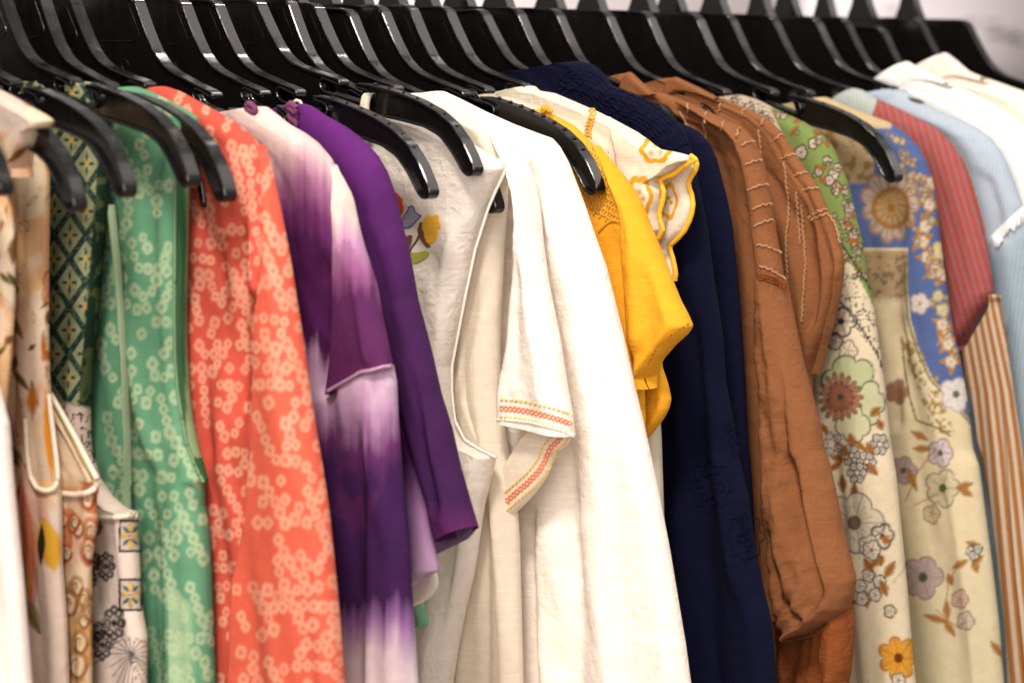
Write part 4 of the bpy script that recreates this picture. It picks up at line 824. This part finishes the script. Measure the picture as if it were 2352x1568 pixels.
for (a, b) in (((1712, 249), (1700, 272)), ((1757, 270), (1742, 300)), ((1800, 308), (1772, 328)), ((1828, 355), (1792, 366)), ((1855, 396), (1815, 408)), ((1882, 432), (1835, 440)), ((1900, 480), (1856, 500))): L_.append(place(s14, wav([a, ((a[0]+b[0])/2, (a[1]+b[1])/2-4), b]), .0007))
L_ += [place(s14, wav(P), .0009) for P in ([(1862, 504), (1880, 498), (1902, 490), (1916, 510), (1930, 560)],)]
L_ += [place(b14, wav(P), .0009) for P in ([(1742, 300), (1752, 400), (1745, 470)], [(1800, 370), (1812, 480), (1804, 560), (1808, 640)], [(1840, 470), (1850, 600), (1840, 740)], [(1828, 440), (1838, 560)], [(1655, 235), (1650, 258)], [(1690, 300), (1712, 360), (1722, 420)])]
tubes('decorative_stitching', L_, .0007, RST, G)
# ---- green and cream floral dress
INK, OCH, SAGE, CRE = lin(66, 62, 74), lin(170, 112, 52), lin(196, 204, 160), lin(234, 222, 192)
def garden(p, r, x0, x1, y0, y1, n, ink=INK):
    for _ in range(n):
        cx, cy = r.uniform(x0, x1), r.uniform(y0, y1); k = r.randint(4)
        if k == 0: p.flower(cx, cy, r.uniform(14, 24), 5, ink, lin(232, 220, 196), lin(120, 110, 120), lw=2)
        elif k == 1:
            for a in np.linspace(0, 6.28, 6)[:-1]+r.uniform(0, 1): p.flower(cx+17*math.cos(a), cy+19*math.sin(a), 9, 5, ink, lin(236, 228, 215), None, lw=1.6)
            for a in (0.5, 2.6, 4.2): p.leaf(cx+34*math.cos(a), cy+38*math.sin(a), 30, 16, a, OCH, lin(110, 60, 30))
        elif k == 2: p.leaf(cx, cy, r.uniform(26, 40), r.uniform(14, 20), r.uniform(0, 3.1), OCH, lin(110, 60, 30))
        else:
            t = np.linspace(0, 1, 8); p.stroke([(cx+40*a*math.cos(cx)+6*math.sin(5*a), cy+50*a) for a in t], 2.2, ink, .7)
def f15(x, y, D):
    p = Paint(x, y, CRE, 91); r = np.random.RandomState(9)
    gy_ = 560+ (x-1930)*1.9
    m = sm((gy_-y)/4)*sm((x-1768-(y-247)*.0)/6); p.mix(m, lin(132, 156, 88))
    p.mix(sm((1775-x)/6)*sm((330-y)/20), lin(200, 185, 165)); sc = np.abs(p.n.fbm(x/9, y/9, 3)-.5); p.mix(sm((.06-sc)/.02)*sm((1775-x)/6)*sm((330-y)/20), lin(70, 60, 55))
    for cx, cy, rr in ((1868, 330, 12), (1900, 370, 11), (1915, 400, 13), (1925, 385, 10), (1905, 415, 12), (1922, 430, 11), (1920, 440, 9), (1952, 478, 13), (1960, 540, 11), (1962, 560, 9), (1950, 520, 9), (1840, 350, 15), (1880, 395, 10)): p.flower(cx, cy, rr, 5, lin(70, 50, 40), lin(226, 216, 200), lin(120, 90, 60), lw=2)
    for cx, cy, l, a in ((1835, 275, 40, 2.6), (1878, 308, 34, .6), (1900, 330, 28, 1.2), (1885, 385, 40, .3), (1890, 415, 34, .8), (1946, 515, 44, .2), (1958, 552, 40, -.1), (1825, 300, 40, 2.2)): p.leaf(cx, cy, l*.8, 14, a, lin(168, 104, 48), lin(110, 64, 34))
    for _ in range(46):
        cy = r.uniform(250, 640); cx = np.interp(cy, [247, 306, 372, 461, 551, 640], [1777, 1889, 1932, 1962, 1984, 1998])-abs(r.randn())*26-8; p.flower(cx, cy, r.uniform(4, 8), 5, lin(90, 66, 50), lin(214, 204, 180), None, lw=1.5)
        p.leaf(cx+r.uniform(-16, 16), cy+r.uniform(-16, 16), 18, 7, r.uniform(0, 3), [lin(150, 96, 44), lin(96, 112, 66)][r.randint(2)])
    p.stroke([(1928, 552), (1965, 610), (1985, 640), (2003, 668)], 4.5, lin(48, 52, 58)); p.stroke([(1918, 680), (1950, 716), (1990, 770), (2018, 820), (2032, 858)], 4.5, lin(48, 52, 58))
    m = sm((y-(610+(x-1935)*1.25))/8)*sm(((690+(x-1918)*1.4)-y)/8)*(x > 1880)
    sc = np.abs(p.n.fbm(x/11+3, y/13, 3)-.5); p.mix(m*sm((.05-sc)/.02)*.85, INK)
    p.flower(1932, 738, 36, 5, INK, None, INK, lw=3.2, asp=.95); p.flower(1918, 785, 17, 5, INK, None, None, lw=2.4); p.flower(1948, 805, 22, 5, lin(120, 110, 110), None, None, lw=2)
    p.flower(1950, 880, 62, 5, lin(90, 95, 80), SAGE, None, lw=2.4, ph=.6, lines=False); p.flower(1990, 925, 46, 5, lin(90, 95, 80), lin(206, 210, 170), None, lw=2.2, lines=False); p.flower(1960, 975, 40, 4, lin(100, 95, 80), lin(214, 214, 176), None, lw=2, lines=False)
    p.flower(1930, 912, 50, 17, lin(130, 84, 66), lin(176, 128, 104), lin(52, 84, 60), lw=2.6, depth=.35); p.flower(1930, 912, 30, 13, lin(120, 70, 55), lin(166, 112, 88), lin(52, 84, 60), lw=2.4, depth=.35)
    for cx, cy in ((1955, 1045), (1990, 1060), (2020, 1020), (1968, 1085)):
        for a in np.linspace(0, 6.28, 7)[:-1]: p.flower(cx+14*math.cos(a), cy+16*math.sin(a), 9, 5, INK, lin(236, 228, 212), None, lw=1.8)
    for cx, cy, l, a in ((1932, 1030, 40, 1), (1925, 1052, 38, .2), (1955, 1010, 34, 1.4), (1998, 1030, 34, 1.1), (2004, 1078, 38, .8), (1935, 1110, 42, 1.5), (1962, 1128, 40, 1.6), (2010, 945, 34, 2.4), (2022, 975, 28, 1.2)): p.leaf(cx, cy, l, 20, a, OCH, lin(96, 54, 30))
    p.flower(1962, 1200, 66, 5, lin(110, 108, 108), lin(216, 206, 182), lin(120, 96, 80), lw=2.2); p.flower(2027, 1230, 26, 5, INK, None, INK, lw=3.4)
    for cx, cy in ((1995, 1320), (2020, 1335), (1975, 1345), (2010, 1365)): p.flower(cx, cy, 15, 5, INK, lin(232, 224, 206), None, lw=1.8)
    for cx, cy, l, a in ((1995, 1298, 40, 1.0), (2043, 1308, 46, 2.1), (2030, 1350, 40, 1.2), (1990, 1375, 42, 1.5), (2022, 1285, 30, 1.4)): p.leaf(cx, cy, l, 22, a, OCH, lin(96, 54, 30))
    p.flower(2044, 1403, 14, 5, INK, None, None, lw=2.2)
    p.flower(2064, 1510, 46, 7, lin(190, 110, 30), lin(224, 166, 60), lin(110, 60, 20), lw=3, depth=.35)
    garden(p, r, 1890, 2090, 900, 1568, 16, lin(110, 105, 110))
    return p
FLM = cloth('floral_print_cotton', None, rough=.8, sheen=.2, trans=.08, wr=.2)
G = garment(17, 'green_floral_dress', 'cream dress with green shoulder and inked flower print, right of the rust blouses', 'dress')
build_sheet('body', down([(1672, 245), (1685, 225), (1705, 217), (1741, 227), (1777, 246), (1813, 263), (1850, 280), (1889, 306), (1916, 336), (1932, 372), (1949, 415), (1962, 461), (1972, 507), (1984, 551), (1995, 624), (2006, 679), (2017, 752), (2028, 826), (2039, 917), (2046, 990), (2052, 1033), (2062, 1090), (2077, 1241), (2088, 1354), (2099, 1486), (2107, 1568)]), HG[17][0]+.0015, FLM, G, T=.012, Re=.014, wvis=260, drape=(.003, 60, 91), paint=f15, folds=[([(1900, 900), (1960, 1568)], -.004, 20)])
# ---- blue and cream floral dress
def f16(x, y, D):
    BL = lin(88, 110, 164); TAN = lin(196, 168, 118)
    p = Paint(x, y, lin(232, 220, 184), 95); r = np.random.RandomState(12)
    p.mix(.5*sm((y-1250)/200), lin(218, 214, 180))
    up = sm((572-y)/5); p.mix(up, BL)
    p.mix(sm((560+40-y)/6)*sm((y-572)/5), lin(200, 176, 128))
    band = sm((y-575)/6)*sm((700-y)/30)*sm((2092-x)/6); p.mix(band*.9, lin(176, 152, 116)); 
    p.mix(band*.6*sm((p.n.fbm(x/10, y/10, 3)-.55)/.05), lin(100, 80, 60))
    p.mix(sm((2010-x)/6)*sm((430-y)/20)*.9, lin(214, 190, 140)); p.mix(sm((2010-x)/6)*sm((430-y)/20)*sm((p.n.fbm(x/14, y/14, 2)-.55)/.05)*.8, lin(160, 120, 60))
    # blue sleeve
    le = np.interp(y, [459, 642, 734, 807, 870, 906, 975], [2086, 2083, 2090, 2112, 2141, 2174, 2237]); m = sm((x-le)/3)*sm((985-y)/5)*(y > 270); p.mix(m, BL)
    p.mix(np.exp(-((x-le+5)/3.5)**2)*(y > 600)*(y < 975), lin(110, 108, 70))
    p.mix(sm((2050-x)/5)*sm((300-y)/10)*.9, lin(220, 198, 150))
    p.flower(2045, 470, 66, 11, lin(160, 134, 112), lin(196, 180, 170), None, lw=4, depth=.2, asp=1.25); p.flower(2047, 478, 40, 3, lin(170, 120, 50), lin(206, 172, 120), lin(196, 140, 60), lw=6, lines=False, depth=.05)
    for cx, cy in ((2130, 330), (2140, 420), (2135, 470), (2130, 590), (2150, 620), (2165, 630), (2120, 555), (2125, 520), (2170, 770), (2178, 790), (2185, 830), (2165, 745)):
        for a in np.linspace(0, 6.28, 5)[:-1]+cx: p.leaf(cx+15*math.cos(a), cy+19*math.sin(a), 32, 14, a, lin(182, 128, 62))
        p.flower(cx, cy, 13, 5, lin(200, 180, 150), lin(228, 216, 200), lin(160, 130, 80), lw=2)
    for _ in range(60):
        cy = r.uniform(300, 940); c0 = np.interp(cy, [300, 461, 624, 807, 940], [2075, 2154, 2172, 2205, 2228]); cx = c0-abs(r.randn())*24-6
        p.flower(cx, cy, r.uniform(4, 8), 5, lin(150, 130, 100), lin(218, 206, 180), None, lw=1.5); p.leaf(cx+r.uniform(-14, 14), cy+r.uniform(-14, 14), 18, 7, r.uniform(0, 3), lin(168, 124, 66))
    for a in np.linspace(0, 6.28, 15): p.stroke([(2045+20*math.cos(a), 470+26*math.sin(a)), (2045+56*math.cos(a+.15), 470+72*math.sin(a+.15))], 3.4, lin(150, 118, 84), .8)
    p.flower(2165, 575, 22, 5, lin(200, 180, 120), lin(232, 218, 170), None); p.flower(2113, 697, 22, 5, lin(190, 180, 170), lin(224, 216, 214), lin(190, 150, 110), lw=2)
    p.flower(2155, 680, 12, 5, lin(180, 170, 120), lin(220, 210, 160), None); p.flower(2165, 712, 14, 5, lin(180, 170, 120), lin(226, 214, 176), None)
    p.flower(2196, 905, 36, 5, lin(190, 186, 190), lin(232, 226, 224), lin(100, 110, 60), lw=2.4)
    # tan branches on cream
    bo = sm((x-2070-(y-800)*.36+0)/8)*sm((2120+(y-800)*.40-x)/8)*sm((y-760)/20)*sm((1010-y)/20); p.mix(bo*.8*sm((p.n.fbm(x/9+2, y/9, 3)-.53)/.05), lin(150, 120, 60))
    p.stroke([(2072, 780), (2078, 850), (2090, 915), (2105, 965), (2160, 985), (2180, 1000)], 5, lin(120, 108, 74))
    for cx, cy, rr, fc in ((2160, 1040, 30, lin(216, 204, 214)), (2165, 1120, 40, lin(214, 208, 170)), (2120, 1325, 46, lin(196, 178, 178)), (2075, 1080, 30, lin(190, 170, 170)), (2060, 900, 26, lin(170, 120, 90)), (2140, 1180, 20, lin(222, 208, 166)), (2205, 1375, 20, lin(222, 190, 170)), (2218, 1425, 20, lin(214, 208, 190))): p.flower(cx, cy, rr, 5, lin(140, 120, 110), fc, lin(90, 96, 60) if rr > 28 else None, lw=2)
    for cx, cy, l, a in ((2112, 1000, 46, .5), (2118, 1030, 44, 0), (2095, 1100, 60, 1.2), (2205, 1295, 42, -.5), (2182, 1330, 30, 1.2), (2150, 1420, 60, .3), (2175, 1400, 50, 1.5), (2180, 1440, 50, 1.0), (2215, 1115, 44, -.3), (2218, 1130, 40, .5), (2235, 1250, 34, .4), (2240, 1300, 34, 1.2), (2245, 1285, 34, -.6), (2290, 1490, 50, .9), (2310, 1500, 60, 1.8)): p.leaf(cx, cy, l, 18, a, lin(180, 128, 64), lin(130, 84, 40))
    for P_ in ([(2080, 1150), (2110, 1080), (2150, 1030)], [(2100, 1160), (2140, 1140), (2170, 1130)], [(2170, 1400), (2180, 1330), (2200, 1300)], [(2150, 1400), (2200, 1440), (2215, 1430)]): p.stroke(P_, 3, lin(176, 128, 70))
    for cx, cy in ((2230, 1265), (2238, 1275), (2246, 1260)): p.flower(cx, cy, 11, 5, INK, lin(226, 220, 200), None, lw=1.6)
    return p
G = garment(19, 'blue_floral_dress', 'cornflower blue and cream floral dress behind the bare hanger arm at right', 'dress')
build_sheet('body', down([(1880, 246), (1889, 228), (1902, 222), (1919, 230), (1962, 249), (2011, 268), (2044, 279), (2084, 305), (2113, 336), (2133, 369), (2146, 409), (2156, 461), (2163, 533), (2174, 624), (2185, 697), (2196, 771), (2207, 807), (2218, 862), (2229, 936), (2240, 1033), (2254, 1071), (2269, 1184), (2284, 1297), (2300, 1429), (2311, 1568)]), HG[19][0]+.0005, FLM, G, T=.012, Re=.013, wvis=320, drape=(.003, 60, 95), paint=f16,
            folds=[([(2086, 400), (2084, 642), (2092, 734), (2141, 870), (2190, 1060), (2224, 1241), (2247, 1354), (2258, 1568)], .009, 60, 'left'), ([(2070, 400), (2070, 900)], -.007, 18), ([(2060, 700), (2062, 1000)], -.006, 16)])
# ---- red striped blouse
G = garment(20, 'striped_blouse', 'red and grey striped blouse with tan striped flared sleeve', 'blouse')
def f17(x, y, D):
    p = Paint(x, y, lin(176, 84, 74), 101); u = x*.93-(y)*.27; per = 15.0
    p.mix(sm((np.cos(u*2*math.pi/per)-.1)/.5)*.8, lin(150, 124, 136)); p.mix(sm((np.cos((u+per/2)*2*math.pi/per)-.5)/.3)*.5, lin(216, 84, 62))
    p.mix(sm((2013-x-(y-240)*.3)/4)*sm((330-y)/20), lin(196, 210, 208))
    p.mix(sm((2013-x-(y-240)*.3)/4)*sm((330-y)/20)*.4*(np.sin(x*.7) > .4), lin(140, 150, 150))
    return p
STM = cloth('striped_cotton', None, rough=.8, sheen=.1, trans=.06, wr=.15)
s17 = build_sheet('body', [(1946, 245), (1952, 226), (1957, 210), (1968, 202), (1988, 207), (2011, 222), (2061, 244), (2110, 269), (2159, 296), (2192, 330), (2215, 363), (2235, 412), (2248, 459), (2262, 514), (2273, 569), (2283, 635), (2286, 672), (2275, 696), (2251, 730), (2229, 767), (2207, 802)], HG[20][0]+.0005, STM, G,
                  L=[(1850, 260), (1850, 270), (1850, 280), (1855, 290), (1860, 300), (1870, 310), (1900, 330), (1930, 350), (1960, 380), (1980, 410), (2000, 450), (2020, 500), (2050, 540), (2080, 580), (2110, 620), (2130, 660), (2145, 690), (2155, 720), (2170, 750), (2185, 780), (2198, 804)], T=.011, Re=.013, wvis=240, drape=(.002, 60, 101), paint=f17)
def f17b(x, y, D):
    p = Paint(x, y, lin(214, 196, 172), 102); e = np.interp(y, [679, 900, 1033, 1568], [2240, 2282, 2298, 2350]); u = (x-e)/np.interp(y, [679, 1568], [.8, 1.15]); per = 21.
    p.mix(sm((np.cos(u*2*math.pi/per)-.15)/.35), lin(178, 120, 62)); p.mix(sm((np.cos((u-5)*2*math.pi/per)-.75)/.2)*.8, lin(150, 92, 60)); return p
build_sheet('flared_sleeve', down([(2284, 676), (2290, 684), (2303, 716), (2310, 750), (2317, 789), (2332, 899), (2352, 1033), (2366, 1165), (2380, 1316), (2392, 1448), (2402, 1568)]), HG[20][0]+.0015, STM, G,
            L=[(2280, 682), (2256, 722), (2230, 766), (2207, 806), (2214, 862), (2232, 936), (2240, 1010), (2252, 1052), (2268, 1165), (2288, 1316), (2306, 1448), (2312, 1568), (2330, 1900)], T=.007, Re=.007, Le=.002, wvis=170, off=.004, drape=(.002, 30, 103), paint=f17b, folds=[([(2262, 800), (2290, 1100), (2330, 1568)], .004, 10), ([(2300, 800), (2335, 1200), (2365, 1568)], .004, 10), ([(2280, 800), (2312, 1100), (2345, 1568)], -.004, 9)])
# ---- pale blue blouse with fringe
G = garment(21, 'fringed_blue_blouse', 'pale blue pinstriped blouse with white fringe on its sleeve, at the right edge', 'blouse')
def f18(x, y, D):
    p = Paint(x, y, lin(182, 204, 226), 105); u = x+(y)*.12
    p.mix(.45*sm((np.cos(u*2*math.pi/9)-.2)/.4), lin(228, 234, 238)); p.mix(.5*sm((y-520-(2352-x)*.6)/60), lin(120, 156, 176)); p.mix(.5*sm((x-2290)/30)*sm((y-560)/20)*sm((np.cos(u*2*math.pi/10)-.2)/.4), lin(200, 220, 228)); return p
s18 = build_sheet('body', down([(2020, 240), (2030, 216), (2045, 208), (2061, 203), (2094, 213), (2112, 230), (2176, 259), (2242, 290), (2281, 316), (2304, 346), (2320, 379), (2338, 428), (2354, 470), (2380, 600), (2400, 800), (2420, 1100), (2440, 1568)]), HG[21][0]+.0005, STM, G, T=.012, Re=.014, wvis=330, drape=(.003, 60, 105), paint=f18, folds=[([(2260, 380), (2290, 480), (2300, 560)], -.005, 22)])
lines = []; r = np.random.RandomState(4)
for t in np.linspace(0, 1, 70):
    x0, y0 = 2278+90*t, 542-84*t**.9; a = r.uniform(-.3, .3); P = [(x0, y0), (x0+4+6*a, y0+12), (x0+5+12*a, y0+24+r.uniform(-14, 10))]
    lines.append(place(s18, resample(P, step=4), .003))
tubes('fringe', lines, .0006, thread('white_fringe', (.8, .8, .82)), G)
lines = []
for k in range(6):
    pts = [(2052+7*math.cos(t+k)+k*5, 216+8*math.sin(t*2+k)) for t in np.linspace(0, 6.28, 12)]; q = rays(pts); lines.append(q*((HG[21][0]-.008)/q[:, :1]))
tubes('neck_ruffle', lines, .0016, thread('pale_blue_ruffle', lin(196, 210, 228)), G)
# ---- white collared blouse and cream shirt, far right
G = garment(22, 'white_collared_blouse', 'plain white blouse with a pointed collar, upper right between pale blue and cream', 'blouse')
build_sheet('body', down([(2062, 205), (2070, 175), (2077, 155), (2087, 142), (2107, 154), (2159, 178), (2225, 208), (2291, 241), (2324, 264), (2352, 288), (2385, 330), (2420, 420), (2460, 700), (2500, 1100), (2540, 1568)]), HG[22][0]+.004, cloth('white_poplin', (.80, .78, .76), rough=.75, wr=.15), G, sag=.07, T=.013, Re=.016, wvis=330, drape=(.003, 70, 111))
G = garment(23, 'cream_collared_shirt', 'cream shirt with a stand up collar, furthest garment at the upper right', 'shirt')
build_sheet('body', down([(2128, 200), (2143, 168), (2159, 138), (2176, 122), (2197, 138), (2225, 166), (2275, 181), (2352, 208), (2420, 240), (2470, 330), (2520, 600), (2580, 1200), (2600, 1568)]), HG[23][0]+.006, cloth('cream_poplin', (.80, .70, .60), rough=.8, wr=.15), G, sag=.07, T=.012, Re=.016, wvis=330, drape=(.003, 70, 113))
def collar(nm, key, R, L, mat, T=.006):
    global YAW
    YAW = HG[key][1]*.95; par = [o for o in C.objects if o.name == nm][0]
    build_sheet('collar', R, HG[key][0]-.004, mat, par, L=L, T=T, Re=.004, Le=.003, wvis=60, drape=(.0006, 30, 7), step=1.6, sm_it=1)
MG = {o.name: o for o in C.objects}
fm = lambda nm: [c for c in C.objects if c.parent and c.parent.name == nm][0].data.materials[0]
collar('white_collared_blouse', 22, [(2062, 196), (2070, 172), (2078, 154), (2088, 141), (2106, 153), (2140, 170), (2180, 189)], [(2064, 204), (2072, 200), (2084, 194), (2098, 190), (2116, 188), (2146, 190), (2180, 198)], fm('white_collared_blouse'))
collar('cream_collared_shirt', 23, [(2134, 186), (2146, 162), (2160, 138), (2176, 121), (2196, 137), (2222, 162), (2262, 178)], [(2138, 196), (2152, 190), (2166, 184), (2182, 178), (2200, 178), (2226, 182), (2262, 190)], fm('cream_collared_shirt'))
collar('balloon_sleeve_blouse', 15, [(1424, 218), (1432, 194), (1441, 168), (1450, 165), (1468, 182), (1497, 210), (1502, 216)], [(1428, 224), (1440, 224), (1452, 224), (1464, 224), (1478, 224), (1492, 224), (1502, 222)], fm('balloon_sleeve_blouse'), .004)
collar('cuffed_rust_blouse', 16, [(1526, 216), (1533, 196), (1542, 180), (1556, 177), (1605, 200), (1650, 225)], [(1530, 222), (1540, 218), (1552, 212), (1574, 212), (1610, 220), (1650, 234)], fm('cuffed_rust_blouse'), .004)
# ================================================================== wall and sign behind, floor
def boxmesh(x0, x1, y0, y1, z0, z1, name):
    V = [(x, y, z-CAMZ) for x in (x0, x1) for y in (y0, y1) for z in (z0, z1)]
    return mesh(V, [(0, 1, 3, 2), (4, 6, 7, 5), (0, 4, 5, 1), (2, 3, 7, 6), (0, 2, 6, 4), (1, 5, 7, 3)], name, False)
WM, nt, b = nodes('painted_wall'); nz = nt.nodes.new('ShaderNodeTexNoise'); nz.inputs['Scale'].default_value = 1.5; rp = nt.nodes.new('ShaderNodeValToRGB')
rp.color_ramp.elements[0].color = (.62, .55, .54, 1); rp.color_ramp.elements[1].color = (.72, .66, .66, 1); nt.links.new(nz.outputs['Fac'], rp.inputs[0]); nt.links.new(rp.outputs[0], b.inputs['Base Color']); b.inputs['Roughness'].default_value = .8
FLO, nt, b = nodes('shop_floor'); nz = nt.nodes.new('ShaderNodeTexNoise'); nz.inputs['Scale'].default_value = 6; rp = nt.nodes.new('ShaderNodeValToRGB')
rp.color_ramp.elements[0].color = (.30, .26, .22, 1); rp.color_ramp.elements[1].color = (.38, .33, .28, 1); nt.links.new(nz.outputs['Fac'], rp.inputs[0]); nt.links.new(rp.outputs[0], b.inputs['Base Color']); b.inputs['Roughness'].default_value = .5
w = link('back_wall', boxmesh(-1, 9, 4.6, 4.7, 0, 3.2, 'back_wall'), WM); w['kind'] = 'structure'
fl_ = link('floor', boxmesh(-3, 9, -2, 4.7, -.05, 0, 'floor'), FLO); fl_['kind'] = 'structure'
sg = empty('wall_sign', (0, 0, 0), 'large pale panel with blurred grey print on the wall behind', 'sign')
def on_wall(px, py, Y=4.585): v = rays([(px, py)])[0]; return v*(Y/v[1])
a = on_wall(1850, -60); bb = on_wall(2600, 260)
PM, nt, b = nodes('printed_panel'); b.inputs['Base Color'].default_value = (.66, .60, .62, 1); b.inputs['Roughness'].default_value = .6
link('panel', boxmesh(a[0], bb[0], 4.56, 4.598, bb[2]+CAMZ, a[2]+CAMZ, 'panel'), PM, sg)
IK, nt, b = nodes('grey_print'); b.inputs['Base Color'].default_value = (.16, .14, .15, 1)
for px, py, wd in ((1905, 20, 26), (2030, 22, 40), (2215, 50, 30), (2262, 52, 34), (2280, 72, 60), (2292, 82, 60), (2318, 90, 40), (2330, 110, 10), (2268, 78, 26)):
    p0 = on_wall(px, py, 4.556); p1 = on_wall(px+wd, py+7, 4.556)
    link('printed_line', boxmesh(p0[0], p1[0], 4.557, 4.5595, p1[2]+CAMZ, p0[2]+CAMZ, 'printed_line'), IK, sg)
